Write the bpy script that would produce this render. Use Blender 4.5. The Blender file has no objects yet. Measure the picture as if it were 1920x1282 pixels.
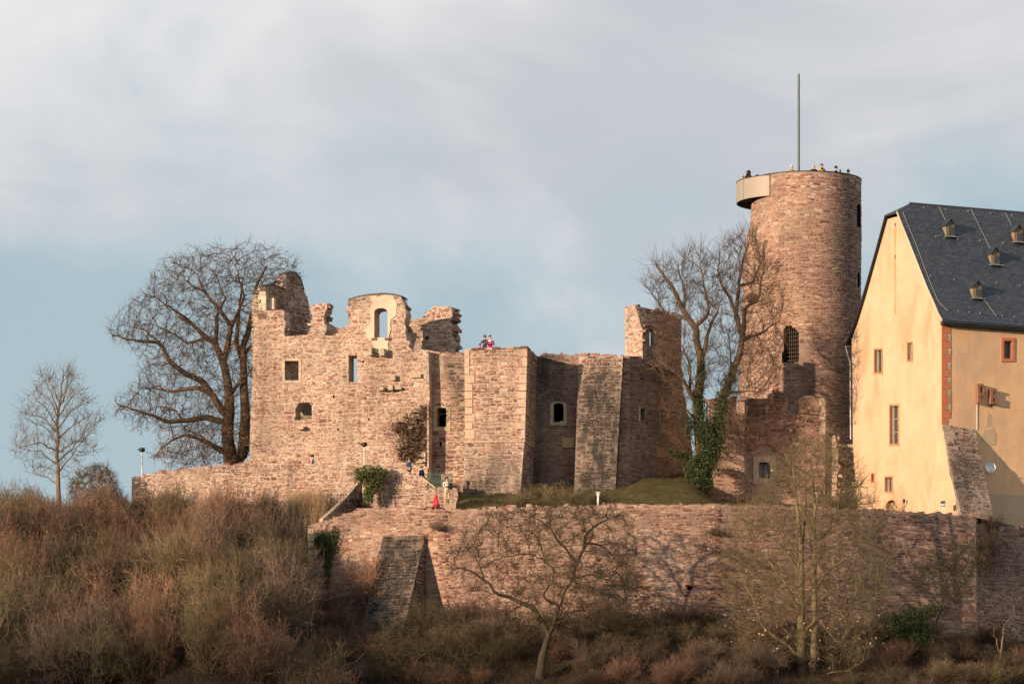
import bpy, math, random
import numpy as np
from mathutils import Vector, Matrix
from mathutils.geometry import delaunay_2d_cdt

R = math.radians
scn = bpy.context.scene
col = scn.collection
rng = random.Random(11)
nrg = np.random.default_rng(7)

# ------------------------------------------------------------------ camera, sun, sky, exposure
F, YH = 10500.0, 2200.0            # focal length in photo pixels, row of the horizon (far below the frame)
cam_d = bpy.data.cameras.new('camera'); cam = bpy.data.objects.new('camera', cam_d); col.objects.link(cam)
cam.location = (0, 0, 0); cam.rotation_euler = (R(90), 0, 0)
cam_d.sensor_width = 36.0; cam_d.lens = F / 1920 * 36.0
cam_d.shift_y = (YH - 641) / 1920
cam_d.clip_start = 1.0; cam_d.clip_end = 9000.0
scn.camera = cam

SUN_EL, SUN_AZ = 9.0, -48.0        # low sun behind the camera's left shoulder
sdir = Vector((math.sin(R(SUN_AZ)) * math.cos(R(SUN_EL)), -math.cos(R(SUN_AZ)) * math.cos(R(SUN_EL)), math.sin(R(SUN_EL))))
sun_d = bpy.data.lights.new('sun', 'SUN'); sun = bpy.data.objects.new('sun', sun_d); col.objects.link(sun)
sun_d.energy = 5.0; sun_d.angle = R(0.55); sun_d.color = (1.0, 0.755, 0.525)
sun.rotation_euler = sdir.to_track_quat('Z', 'Y').to_euler(); sun.location = (-60, 200, 120)

world = bpy.data.worlds.new('World'); scn.world = world; world.use_nodes = True
wt = world.node_tree; wt.nodes.clear()
def wn(t, **k):
    n = wt.nodes.new(t)
    for a, b in k.items(): setattr(n, a, b)
    return n
wout = wn('ShaderNodeOutputWorld'); wbg = wn('ShaderNodeBackground'); wbg.inputs['Strength'].default_value = 0.1
sky = wn('ShaderNodeTexSky', sky_type='NISHITA'); sky.sun_disc = False
sky.sun_elevation = R(SUN_EL); sky.sun_rotation = math.atan2(sdir.x, sdir.y); sky.air_density = 1.0; sky.dust_density = 1.5
wtc = wn('ShaderNodeTexCoord')
def wnoise(scale, loc, detail, rough, sc=(1, 1, 2.2), dist=0.0):
    mp = wn('ShaderNodeMapping'); mp.inputs['Scale'].default_value = sc; mp.inputs['Location'].default_value = loc
    wt.links.new(wtc.outputs['Generated'], mp.inputs['Vector'])
    n = wn('ShaderNodeTexNoise'); n.inputs['Scale'].default_value = scale; n.inputs['Detail'].default_value = detail
    n.inputs['Roughness'].default_value = rough; n.inputs['Distortion'].default_value = dist
    wt.links.new(mp.outputs['Vector'], n.inputs['Vector'])
    return n.outputs['Fac']
def wmath(op, a, b=0.0, clamp=False):
    n = wn('ShaderNodeMath', operation=op); n.use_clamp = clamp
    for i, v in enumerate((a, b)):
        if isinstance(v, (int, float)): n.inputs[i].default_value = v
        else: wt.links.new(v, n.inputs[i])
    return n.outputs[0]
def wramp(fac, stops):
    n = wn('ShaderNodeValToRGB'); e = n.color_ramp.elements
    for i, (p, c) in enumerate(stops):
        x = e[i] if i < 2 else e.new(p)
        x.position = p; x.color = (*c, 1)
    n.color_ramp.interpolation = 'EASE'
    wt.links.new(fac, n.inputs[0]); return n.outputs[0]
def wmix(f, a, b):
    n = wn('ShaderNodeMix', data_type='RGBA')
    wt.links.new(f, n.inputs[0])
    for i, v in ((6, a), (7, b)):
        if isinstance(v, tuple): n.inputs[i].default_value = (*v, 1)
        else: wt.links.new(v, n.inputs[i])
    return n.outputs[2]
big = wnoise(7.0, (0.31, 0.2, 0.42), 3.0, 0.5, (1, 1, 1.55), 0.2)
fine = wnoise(19.0, (1.3, 0.7, 2.1), 6.0, 0.55, (1, 1, 1.35), 0.4)
wsep = wn('ShaderNodeSeparateXYZ'); wt.links.new(wtc.outputs['Generated'], wsep.inputs[0])
lift = wmath('MULTIPLY', wmath('SUBTRACT', wsep.outputs['Z'], 0.176), 6.0)
cov = wmath('ADD', wmath('ADD', wmath('MULTIPLY', big, 0.95), wmath('MULTIPLY', fine, 0.46)), wmath('MAXIMUM', wmath('MINIMUM', lift, 0.16), -0.17))
mask = wramp(cov, [(0.63, (0, 0, 0)), (0.95, (1, 1, 1))])
shade = wramp(wnoise(11.0, (4.2, 1.1, 0.3), 4.0, 0.5, (1, 1, 2.0), 0.5), [(0.38, (4.2, 4.4, 4.7)), (0.62, (6.15, 6.0, 6.05))])
clear = wmix(wmath('MULTIPLY', fine, 0.25), (3.15, 4.05, 4.6), (3.75, 4.5, 4.95))
blue = wmix(wmath('ADD', 0.82, 0.0), sky.outputs[0], clear)
wt.links.new(wmix(mask, blue, shade), wbg.inputs['Color'])
wt.links.new(wbg.outputs[0], wout.inputs['Surface'])

scn.view_settings.view_transform = 'Standard'; scn.view_settings.look = 'None'
scn.view_settings.exposure = 0.44; scn.view_settings.gamma = 1.0; scn.view_settings.use_curve_mapping = False
scn.cycles.max_bounces = 5; scn.cycles.diffuse_bounces = 3; scn.cycles.use_denoising = True

# ------------------------------------------------------------------ placing helpers
def at(px, py, Y): return Vector(((px - 960) / F * Y, Y, (YH - py) / F * Y))
def zat(py, Y): return (YH - py) / F * Y
def xat(px, Y): return (px - 960) / F * Y
class Plane:
    """a vertical wall plane through photo column px0 at distance Y0, its normal turned az degrees (right positive)"""
    def __init__(s, px0, Y0, az):
        s.n = Vector((math.sin(R(az)), -math.cos(R(az)), 0)); s.d = Vector((math.cos(R(az)), math.sin(R(az)), 0))
        s.p0 = Vector((xat(px0, Y0), Y0, 0))
    def hit(s, px, py, off=0.0):
        r = Vector(((px - 960) / F, 1.0, (YH - py) / F))
        t = (s.p0 + s.n * off).dot(s.n) / r.dot(s.n)
        return r * t
    def uz(s, px, py):
        p = s.hit(px, py); return ((p - s.p0).dot(s.d), p.z)
    def pos(s, u, z, off=0.0): return s.p0 + s.d * u + s.n * off + Vector((0, 0, z))
    def frame(s, u, z): return s.pos(u, z), s.d, s.n, Vector((0, 0, 1))
class Quad:
    """a flat or slightly twisted four cornered face; u, v run in metres"""
    def __init__(s, bl, br, tr, tl):
        s.c = [Vector(p) for p in (bl, br, tr, tl)]
        s.W = ((s.c[1] - s.c[0]).length + (s.c[2] - s.c[3]).length) / 2
        s.H = ((s.c[3] - s.c[0]).length + (s.c[2] - s.c[1]).length) / 2
    def poly(s): return [(0, 0), (s.W, 0), (s.W, s.H), (0, s.H)]
    def at(s, a, b):
        bl, br, tr, tl = s.c
        return (bl * (1 - a) + br * a) * (1 - b) + (tl * (1 - a) + tr * a) * b
    def frame(s, u, v):
        a, b = u / s.W, v / s.H
        p = s.at(a, b); d = (s.at(a + .01, b) - s.at(a - .01, b)).normalized(); w = (s.at(a, b + .01) - s.at(a, b - .01))
        n = d.cross(w).normalized(); return p, d, n, n.cross(d) * -1 if n.cross(d).z < 0 else n.cross(d)

def pip(P, poly):
    """points (N,2) inside polygon"""
    P = np.asarray(P, float); poly = np.asarray(poly, float)
    x, y = P[:, 0], P[:, 1]; ins = np.zeros(len(P), bool); n = len(poly)
    for i in range(n):
        x1, y1 = poly[i]; x2, y2 = poly[(i + 1) % n]
        if y1 == y2: continue
        c = ((y1 > y) != (y2 > y)) & (x < (x2 - x1) * (y - y1) / (y2 - y1) + x1)
        ins ^= c
    return ins

# ------------------------------------------------------------------ objects
WL = {}
def tag(o, label=None, cat=None, group=None, kind=None):
    if label: o['label'] = label
    if cat: o['category'] = cat
    if group: o['group'] = group
    if kind: o['kind'] = kind
    return o
def thing(name, loc, label, cat, group=None):
    o = bpy.data.objects.new(name, None); col.objects.link(o); o.location = loc; o.empty_display_size = 0.3
    WL[o] = Vector(loc); return tag(o, label, cat, group)
def adopt(o, parent, wloc=None):
    """parent o (whose verts are relative to wloc) to parent"""
    wloc = Vector((0, 0, 0)) if wloc is None else Vector(wloc)
    WL[o] = wloc
    o.location = wloc - (WL[parent] if parent else Vector((0, 0, 0)))
    if parent: o.parent = parent
    return o
def mesh_obj(name, verts, faces, mat, parent=None, smooth=False, attr=None, own=True):
    """verts in world coordinates; the object sits at its parent's place"""
    base = WL[parent] if parent else Vector((0, 0, 0))
    V = np.asarray(verts, float).reshape(-1, 3)
    if own and parent is None and len(V): base = Vector((float(V[:, 0].mean()), float(V[:, 1].mean()), float(V[:, 2].min())))
    V = V - np.array(base)
    me = bpy.data.meshes.new(name)
    if isinstance(faces, np.ndarray):
        k = faces.shape[1]; me.vertices.add(len(V)); me.vertices.foreach_set('co', V.astype(np.float32).ravel())
        me.loops.add(faces.size); me.loops.foreach_set('vertex_index', faces.astype(np.int32).ravel())
        me.polygons.add(len(faces)); me.polygons.foreach_set('loop_start', np.arange(0, faces.size, k, dtype=np.int32))
        me.update(calc_edges=True)
    else:
        me.from_pydata([tuple(v) for v in V], [], faces); me.update()
    if smooth and len(me.polygons): me.polygons.foreach_set('use_smooth', np.ones(len(me.polygons), bool))
    if attr is not None:
        a = me.color_attributes.new('tone', 'FLOAT_COLOR', 'POINT')
        A = np.ones((len(V), 4), np.float32); A[:, :3] = np.asarray(attr); a.data.foreach_set('color', A.ravel())
    mats = mat if isinstance(mat, (list, tuple)) else [mat]
    for m in mats: me.materials.append(m)
    o = bpy.data.objects.new(name, me); col.objects.link(o); o.color = (0, 0, 0, 1)
    return adopt(o, parent, base)

class Geo:
    def __init__(s): s.v = []; s.f = []; s.mi = []
    def add(s, vs, fs, mi=0):
        b = len(s.v); s.v += [Vector(v) for v in vs]; s.f += [[i + b for i in f] for f in fs]; s.mi += [mi] * len(fs); return s
    def box(s, c, d, n, up, w, dep, h, mi=0):
        """box of width w along d, depth dep along n, height h along up, centred at c"""
        c = Vector(c); vs = [c + d * (sx * w / 2) + n * (sy * dep / 2) + up * (sz * h / 2) for sz in (-1, 1) for sx, sy in ((-1, -1), (1, -1), (1, 1), (-1, 1))]
        return s.add(vs, [[0, 1, 2, 3], [4, 5, 6, 7], [0, 1, 5, 4], [1, 2, 6, 5], [2, 3, 7, 6], [3, 0, 4, 7]], mi)
    def tube(s, pts, rad, sides=6, cap=True, mi=0):
        pts = [Vector(p) for p in pts]; rad = rad if isinstance(rad, (list, tuple)) else [rad] * len(pts)
        b = len(s.v); ref = None
        for i, p in enumerate(pts):
            t = (pts[min(i + 1, len(pts) - 1)] - pts[max(i - 1, 0)])
            if t.length < 1e-9: t = Vector((0, 0, 1))
            t.normalize()
            if ref is None: ref = t.orthogonal().normalized()
            ref = (ref - t * ref.dot(t)); ref = ref.normalized() if ref.length > 1e-6 else t.orthogonal().normalized()
            q = t.cross(ref)
            for k in range(sides):
                a = 2 * math.pi * k / sides; s.v.append(p + (ref * math.cos(a) + q * math.sin(a)) * rad[i])
        for i in range(len(pts) - 1):
            for k in range(sides):
                k2 = (k + 1) % sides; s.f.append([b + i * sides + k, b + i * sides + k2, b + (i + 1) * sides + k2, b + (i + 1) * sides + k]); s.mi.append(mi)
        if cap:
            s.f.append([b + k for k in range(sides)][::-1]); s.f.append([b + (len(pts) - 1) * sides + k for k in range(sides)]); s.mi += [mi, mi]
        return s
    def ball(s, c, r, seg=8, rings=6, sc=(1, 1, 1), mi=0):
        c = Vector(c); b = len(s.v); vs = [c + Vector((0, 0, r * sc[2]))]
        for i in range(1, rings):
            th = math.pi * i / rings
            for k in range(seg):
                a = 2 * math.pi * k / seg; vs.append(c + Vector((r * sc[0] * math.sin(th) * math.cos(a), r * sc[1] * math.sin(th) * math.sin(a), r * sc[2] * math.cos(th))))
        vs.append(c - Vector((0, 0, r * sc[2]))); fs = []
        for k in range(seg): fs.append([0, 1 + k, 1 + (k + 1) % seg]); fs.append([len(vs) - 1, 1 + (rings - 2) * seg + (k + 1) % seg, 1 + (rings - 2) * seg + k])
        for i in range(rings - 2):
            for k in range(seg): fs.append([1 + i * seg + k, 1 + (i + 1) * seg + k, 1 + (i + 1) * seg + (k + 1) % seg, 1 + i * seg + (k + 1) % seg])
        return s.add(vs, fs, mi)
    def obj(s, name, mat, parent=None, smooth=False):
        o = mesh_obj(name, s.v, s.f, mat, parent, smooth)
        if isinstance(mat, (list, tuple)): o.data.polygons.foreach_set('material_index', s.mi)
        return o
UP = Vector((0, 0, 1)); EX = Vector((1, 0, 0)); EY = Vector((0, 1, 0))

# ------------------------------------------------------------------ materials
class Mat:
    def __init__(s, name, rough=0.9, spec=0.2):
        s.m = bpy.data.materials.new(name); s.m.use_nodes = True; s.t = s.m.node_tree
        s.b = s.t.nodes['Principled BSDF']; s.b.inputs['Roughness'].default_value = rough; s.b.inputs['Specular IOR Level'].default_value = spec
        s.tc = None
    def n(s, t, **k):
        x = s.t.nodes.new(t)
        for a, b in k.items(): setattr(x, a, b)
        return x
    def l(s, a, b): s.t.links.new(a, b)
    def coord(s, scale=(1, 1, 1), loc=(0, 0, 0), kind='Object'):
        if kind == 'Pos': src = s.n('ShaderNodeNewGeometry').outputs['Position']
        else: src = s.n('ShaderNodeTexCoord').outputs[kind]
        m = s.n('ShaderNodeMapping'); m.inputs['Scale'].default_value = scale; m.inputs['Location'].default_value = loc
        s.l(src, m.inputs['Vector']); return m.outputs[0]
    def noise(s, vec, scale, detail=4, rough=0.55, dist=0):
        x = s.n('ShaderNodeTexNoise'); x.inputs['Scale'].default_value = scale; x.inputs['Detail'].default_value = detail
        x.inputs['Roughness'].default_value = rough; x.inputs['Distortion'].default_value = dist
        s.l(vec, x.inputs['Vector']); return x.outputs['Fac']
    def math(s, op, a, b=0.0, clamp=False):
        x = s.n('ShaderNodeMath', operation=op); x.use_clamp = clamp
        for i, v in enumerate((a, b)):
            if isinstance(v, (int, float)): x.inputs[i].default_value = v
            else: s.l(v, x.inputs[i])
        return x.outputs[0]
    def ramp(s, f, stops, interp='LINEAR'):
        x = s.n('ShaderNodeValToRGB'); e = x.color_ramp.elements; x.color_ramp.interpolation = interp
        for i, (p, c) in enumerate(stops):
            y = e[i] if i < 2 else e.new(p); y.position = p; y.color = (*c, 1) if not isinstance(c, (int, float)) else (c, c, c, 1)
        s.l(f, x.inputs[0]); return x.outputs[0]
    def mix(s, f, a, b, mode='MIX'):
        x = s.n('ShaderNodeMix', data_type='RGBA', blend_type=mode)
        if isinstance(f, (int, float)): x.inputs[0].default_value = f
        else: s.l(f, x.inputs[0])
        for i, v in ((6, a), (7, b)):
            if isinstance(v, tuple): x.inputs[i].default_value = (*v, 1)
            else: s.l(v, x.inputs[i])
        return x.outputs[2]
    def tone(s):
        """tone, stain, pale: vertex attribute plus the object's own colour"""
        a = s.n('ShaderNodeAttribute', attribute_name='tone'); o = s.n('ShaderNodeObjectInfo')
        sa = s.n('ShaderNodeSeparateColor'); sb = s.n('ShaderNodeSeparateColor')
        s.l(a.outputs['Color'], sa.inputs[0]); s.l(o.outputs['Color'], sb.inputs[0])
        return [s.math('ADD', sa.outputs[i], sb.outputs[i]) for i in range(3)]
    def bump(s, h, strength=0.5, dist=0.03):
        x = s.n('ShaderNodeBump'); x.inputs['Strength'].default_value = strength; x.inputs['Distance'].default_value = dist
        s.l(h, x.inputs['Height']); s.l(x.outputs[0], s.b.inputs['Normal'])
    def base(s, c):
        if isinstance(c, tuple): s.b.inputs['Base Color'].default_value = (*c, 1)
        else: s.l(c, s.b.inputs['Base Color'])
        return s
def plain(name, c, rough=0.7, metal=0.0, var=0.18, scale=6.0):
    m = Mat(name, rough); m.b.inputs['Metallic'].default_value = metal
    v = m.noise(m.coord(kind='Pos'), scale, 4)
    k = m.ramp(v, [(0.3, 1 - var), (0.7, 1 + var * .6)])
    m.base(m.mix(1.0, c, k, 'MULTIPLY')); return m.m

def stone_material():
    m = Mat('sandstone', 0.92, 0.15); t, st, pale = m.tone(); p = m.coord(kind='Pos')
    c = m.ramp(t, [(0.0, (.165, .072, .058)), (0.2, (.262, .124, .097)), (0.42, (.372, .200, .152)), (0.62, (.465, .285, .212)), (0.82, (.575, .38, .284)), (1.0, (.64, .475, .365))])
    c = m.mix(m.math('MULTIPLY', pale, 1.0, True), c, (.55, .455, .345))
    g = m.noise(p, 9.0, 5, .6); c = m.mix(1.0, c, m.ramp(g, [(0.25, .68), (0.75, 1.22)]), 'MULTIPLY')
    g2 = m.noise(m.coord((1, 1, .35), kind='Pos'), .55, 5, .6)
    c = m.mix(m.ramp(g2, [(0.47, 0.0), (0.70, .55)]), c, (.17, .12, .095))
    sn = m.noise(m.coord((1, 1, .28), kind='Pos'), 2.2, 5, .65)
    f = m.math('MULTIPLY', st, m.ramp(sn, [(0.25, .5), (0.55, 1.15)]), True)
    c = m.mix(f, c, (.055, .046, .040))
    c = m.mix(m.ramp(m.noise(m.coord((1.6, 1.6, .14), kind='Pos'), 1.3, 5, .65), [(.56, 0.0), (.74, .5)]), c, (.085, .066, .055))
    m.base(c); m.bump(m.noise(p, 22.0, 4), .6, .03); return m.m
def mortar_material(name, ma, mb):
    m = Mat(name, 0.95, 0.1); t, st, pale = m.tone(); p = m.coord(kind='Pos')
    vo = m.n('ShaderNodeTexVoronoi', feature='F1'); vo.inputs['Scale'].default_value = 1.0
    ve = m.n('ShaderNodeTexVoronoi', feature='DISTANCE_TO_EDGE'); ve.inputs['Scale'].default_value = 1.0
    q = m.coord((3.2, 3.2, 6.5), kind='Pos')
    for x in (vo, ve): m.l(q, x.inputs['Vector'])
    sp = m.n('ShaderNodeSeparateColor'); m.l(vo.outputs['Color'], sp.inputs[0])
    sc = m.ramp(sp.outputs[0], [(0.0, (.17, .10, .08)), (0.5, (.32, .20, .15)), (1.0, (.48, .35, .26))])
    mo = m.mix(m.noise(p, 3.0, 5), ma, mb)
    c = m.mix(m.ramp(ve.outputs['Distance'], [(0.05, 0.0), (0.16, .8)]), mo, sc)
    c = m.mix(1.0, c, m.ramp(m.noise(p, 7.0, 5, .6), [(0.25, .7), (0.75, 1.15)]), 'MULTIPLY')
    g2 = m.noise(m.coord((1, 1, .35), kind='Pos'), .55, 5, .6)
    c = m.mix(m.ramp(g2, [(0.47, 0.0), (0.70, .55)]), c, (.17, .12, .095))
    sn = m.noise(m.coord((1, 1, .28), kind='Pos'), 2.2, 5, .65)
    f = m.math('MULTIPLY', st, m.ramp(sn, [(0.25, .35), (0.58, 1.0)]), True)
    c = m.mix(f, c, (.06, .05, .042))
    c = m.mix(m.ramp(m.noise(m.coord((1.6, 1.6, .14), kind='Pos'), 1.3, 5, .65), [(.56, 0.0), (.74, .5)]), c, (.085, .066, .055))
    m.base(c); m.bump(ve.outputs['Distance'], .5, .05); return m.m
STONE, MORTAR, MORTAR2 = stone_material(), mortar_material('lime_mortar', (.50, .385, .295), (.66, .54, .43)), mortar_material('earthy_mortar', (.30, .20, .15), (.45, .325, .25))

def plaster_material(name, a, b, dirt, amt=.45):
    m = Mat(name, 0.9, 0.15); p = m.coord(kind='Pos')
    c = m.mix(m.ramp(m.noise(p, .7, 5, .6), [(.35, 0.0), (.68, 1.0)]), a, b)
    c = m.mix(m.ramp(m.noise(m.coord((1, 1, .45), kind='Pos'), .5, 6, .65, .4), [(.49, 0.0), (.70, amt)]), c, dirt)
    c = m.mix(m.ramp(m.noise(p, 9.0, 4, .6), [(.3, .25), (.5, 0.0)]), c, dirt)
    c = m.mix(m.ramp(m.noise(m.coord((2.2, 2.2, .13), kind='Pos'), 1.6, 5, .6), [(.56, 0.0), (.78, amt * .7)]), c, dirt)
    m.base(c); m.bump(m.noise(p, 14, 4), .35, .02); return m.m
YELLOW = plaster_material('ochre_plaster', (.63, .44, .295), (.57, .375, .235), (.44, .235, .13), .65)
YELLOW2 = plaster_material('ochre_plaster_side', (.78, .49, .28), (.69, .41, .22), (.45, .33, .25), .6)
WHITEPL = plaster_material('pale_lime_plaster', (.66, .55, .42), (.58, .46, .34), (.36, .24, .17))
REDSTONE = plain('red_painted_stone', (.58, .19, .105), .85)
SANDTRIM = plain('sandstone_trim', (.47, .37, .26), .9, 0, .3, 3.0)
DARKIRON = plain('dark_iron', (.03, .03, .032), .55, .4)
GREYMETAL = plain('grey_sheet_metal', (.34, .295, .25), .6, .15, .08)
LEAD = plain('lead_coping', (.10, .105, .115), .55, .3)
GALV = plain('galvanised_steel', (.35, .36, .37), .5, .5)
WHITEP = plain('white_paint', (.78, .78, .76), .5)
WOOD = plain('weathered_timber', (.20, .125, .07), .85, 0, .35, 8)
SLATE_F = plain('fascia_dark', (.035, .032, .03), .8)
DARKIN = plain('shade_dark_interior', (.045, .037, .032), .95)  # near-black colour stands in for the shade of unlit rooms behind openings
def glass_material():
    m = Mat('window_glass', 0.08, 0.6); p = m.coord(kind='Pos')
    m.base(m.mix(m.noise(p, 4, 3), (.025, .03, .037), (.075, .085, .10))); return m.m
GLASS = glass_material()
def slate_material():
    m = Mat('roof_slate', 0.6, 0.35); t, st, pale = m.tone(); p = m.coord(kind='Pos')
    c = m.ramp(t, [(0, (.030, .037, .050)), (.5, (.047, .057, .075)), (1, (.085, .097, .118))])
    c = m.mix(m.ramp(m.noise(p, .6, 5, .6), [(.5, 0.0), (.75, .5)]), c, (.075, .072, .06))
    m.base(m.mix(1.0, c, m.ramp(m.noise(p, 12, 4), [(.3, .75), (.7, 1.2)]), 'MULTIPLY')); m.bump(m.noise(p, 16, 3), .3, .02); return m.m
SLATE = slate_material()
def bark_material(name, a, b):
    m = Mat(name, 0.95, 0.1); p = m.coord((1, 1, .35), kind='Pos')
    c = m.mix(m.noise(p, 5.0, 5, .65), a, b); o = m.n('ShaderNodeObjectInfo')
    m.base(m.mix(1.0, c, m.ramp(m.noise(m.coord(kind='Pos'), .5, 3), [(.35, .8), (.65, 1.15)]), 'MULTIPLY')); m.bump(m.noise(p, 9, 4), .7, .05); return m.m
BARK_OAK = bark_material('oak_bark', (.06, .042, .029), (.15, .10, .068))
BARK_ASH = bark_material('ash_bark', (.13, .095, .065), (.25, .175, .115))
BARK_LICHEN = bark_material('lichen_bark', (.085, .065, .038), (.17, .135, .075))
BARK_FRUIT = bark_material('fruit_tree_bark', (.06, .046, .03), (.13, .10, .062))
BARK_OLIVE = bark_material('olive_bark', (.13, .10, .055), (.25, .195, .11))
BARK_TWIN = bark_material('dark_ivy_bark', (.075, .052, .036), (.18, .12, .08))
def twig_material():
    m = Mat('shrub_twigs', 0.9, 0.12); o = m.n('ShaderNodeObjectInfo'); p = m.coord(kind='Pos')
    k = m.ramp(m.noise(p, 1.1, 4, .6), [(.3, .65), (.7, 1.35)])
    m.base(m.mix(1.0, o.outputs['Color'], k, 'MULTIPLY')); return m.m
TWIG = twig_material()
def leaf_material(name, a, b, rough=.6):
    m = Mat(name, rough, 0.25); p = m.coord(kind='Pos')
    m.base(m.mix(m.noise(p, 7.0, 3, .7), a, b)); return m.m
IVY = leaf_material('ivy_leaf', (.022, .038, .014), (.085, .105, .035), .45)
IVYLIGHT = leaf_material('sunny_ivy_leaf', (.04, .06, .016), (.13, .14, .04), .5)  # lighter copy of the ivy green, sunlight put into the leaf colour
DEADLEAF = leaf_material('dead_leaf', (.20, .115, .07), (.38, .23, .145), .8)
PALELEAF = leaf_material('pale_dead_leaf', (.36, .25, .16), (.5, .36, .24), .8)
REED = leaf_material('dry_reed', (.33, .21, .115), (.5, .34, .2), .85)
def ground_material(name, cols, scale=1.2):
    m = Mat(name, 0.97, 0.08); p = m.coord(kind='Pos')
    c = m.ramp(m.noise(p, scale, 7, .65), [(.3 + .4 * i / (len(cols) - 1), x) for i, x in enumerate(cols)])
    c = m.mix(m.ramp(m.noise(p, 3.3, 6, .7), [(.5, 0.0), (.68, .55)]), c, cols[-1])
    m.base(m.mix(1.0, c, m.ramp(m.noise(p, 14, 4), [(.3, .55), (.7, 1.4)]), 'MULTIPLY')); m.bump(m.noise(p, 9, 5, .7), .9, .12); return m.m
SOIL = ground_material('leaf_litter', [(.035, .026, .018), (.065, .045, .03), (.095, .065, .042)])
TURF = ground_material('winter_turf', [(.065, .056, .022), (.11, .09, .038), (.165, .125, .065)], 1.6)
EARTH = ground_material('courtyard_earth', [(.14, .11, .08), (.2, .16, .115)])

# ------------------------------------------------------------------ stonework
NV = 48
def unit_stones():
    r = np.random.default_rng(5); out = []
    ang = np.array([0.0, .5, 1, 1.5, 2, 2.5, 3, 3.5])
    base = np.array([(-.5, -.36), (-.36, -.5), (.36, -.5), (.5, -.36), (.5, .36), (.36, .5), (-.36, .5), (-.5, .36)])
    for i in range(NV):
        b = base + r.uniform(-.075, .075, (8, 2)) * 1.35; b = np.clip(b, -.55, .55)
        f = b * r.uniform(.80, .90) + r.uniform(-.02, .02, (8, 2))
        V = np.zeros((16, 3)); V[:8, 0] = b[:, 0]; V[:8, 2] = b[:, 1]; V[:8, 1] = -.8
        V[8:, 0] = f[:, 0]; V[8:, 2] = f[:, 1]; V[8:, 1] = 1 + r.uniform(-.25, .25, 8)
        out.append(V)
    return out
UNIT = unit_stones()
UFACES = [[k, (k + 1) % 8, 8 + (k + 1) % 8, 8 + k] for k in range(8)] + [list(range(8, 16))]
UMESH = []
for V in UNIT:                                     # y axis is the outward normal
    me = bpy.data.meshes.new('stone'); me.from_pydata([tuple(v) for v in V], [], UFACES); me.materials.append(STONE); me.update(); UMESH.append(me)

class Masonry:
    def __init__(s, owner, limit=300): s.o = owner; s.list = []; s.limit = limit
    def lay(s, fm, poly, holes=(), h=(.13, .25), w=(.22, .62), gap=.045, proud=(.006, .034), tone=(.42, .2), seed=1, sfn=None, pfn=None, skip=.04, fine=False):
        """courses of stones over polygon poly (u, v metres) of face map fm"""
        r = random.Random(seed); P = np.array(poly); u0, v0 = P.min(0); u1, v1 = P.max(0); c = []
        v = v0 + .02
        while v < v1:
            hh = r.uniform(*h); u = u0 - r.uniform(0, .4); amp = r.uniform(.01, .055); ph = r.uniform(0, 6)
            while u < u1:
                ww = r.uniform(*w) * (1.35 if r.random() < .12 else 1.0)
                if r.random() > skip:
                    if hh > .2 and r.random() < .22:
                        k = r.uniform(.4, .6)
                        c.append((u + ww / 2, v + hh * k / 2, ww - gap, hh * k - gap)); c.append((u + ww / 2, v + hh * (1 + k) / 2, ww - gap, hh * (1 - k) - gap))
                    else:
                        hk = hh * r.uniform(.66, 1.08)
                        c.append((u + ww / 2, v + hh / 2 + amp * math.sin(u * 1.7 + ph) + r.uniform(-.03, .03), ww - gap, hk - gap))
                u += ww
            v += hh
        c = np.array(c); ok = np.ones(len(c), bool)
        for sx, sy in ((0, 0), (-.42, -.42), (.42, -.42), (.42, .42), (-.42, .42)):
            Q = np.stack([c[:, 0] + c[:, 2] * sx, c[:, 1] + c[:, 3] * sy], 1)
            ok &= pip(Q, poly)
            for hl in holes: ok &= ~pip(Q, hl)
        for (u, v, ww, hh), k in zip(c, ok):
            if not k: continue
            p, d, n, upv = fm.frame(u, v)
            px, py = 960 + F * p.x / p.y, YH - F * p.z / p.y
            st = sfn(px, py) if sfn else 0.0; pa = pfn(px, py, r) if pfn else (0.9 if r.random() < .012 else 0)
            zn = math.sin(u * .62 + seed * 1.3 + 1.4 * math.sin(v * .5 + seed)) + math.sin(v * .9 + u * .23 + seed * 2.1)
            if zn > 1.05 and r.random() < .35 and not fine: continue
            t = min(1, max(0, r.gauss(*tone) + .085 * zn))
            s.list.append((p, d, n, upv, ww, r.uniform(*proud), hh, r.randrange(NV), t, st, pa, r.uniform(-.09, .09)))
    def finish(s):
        s.list.sort(key=lambda q: -q[4] * q[6]); base = WL[s.o]
        for (p, d, n, upv, ww, pr, hh, vi, t, st, pa, rot) in s.list[:s.limit]:
            o = bpy.data.objects.new('stone', UMESH[vi]); col.objects.link(o); o.parent = s.o
            M = Matrix((-d, n, upv)).transposed().to_4x4()
            o.matrix_local = Matrix.Translation(p - base) @ M @ Matrix.Rotation(rot, 4, 'Y') @ Matrix.Diagonal((ww, pr, hh, 1))
            o.color = (t, st, pa, 1)
        rest = s.list[s.limit:]
        if rest:
            VV = []; A = []; Fq = []; Fn = []
            for i, (p, d, n, upv, ww, pr, hh, vi, t, st, pa, rot) in enumerate(rest):
                U = UNIT[vi]; cr, sr = math.cos(rot), math.sin(rot)
                x = U[:, 0] * ww; z = U[:, 2] * hh; X = x * cr + z * sr; Z = -x * sr + z * cr
                VV.append(np.array(p) + np.outer(X, d) + np.outer(U[:, 1] * pr, n) + np.outer(Z, upv)); A.append(np.tile((t, st, pa), (16, 1)))
            N = len(rest); off = (np.arange(N) * 16)[:, None, None]
            Q = (np.array(UFACES[:8])[None] + off).reshape(-1, 4).tolist(); O = (np.array([UFACES[8]])[None] + off).reshape(-1, 8).tolist()
            o = mesh_obj('masonry', np.concatenate(VV), Q + O, STONE, s.o, attr=np.concatenate(A)); o['kind'] = 'stuff'

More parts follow.
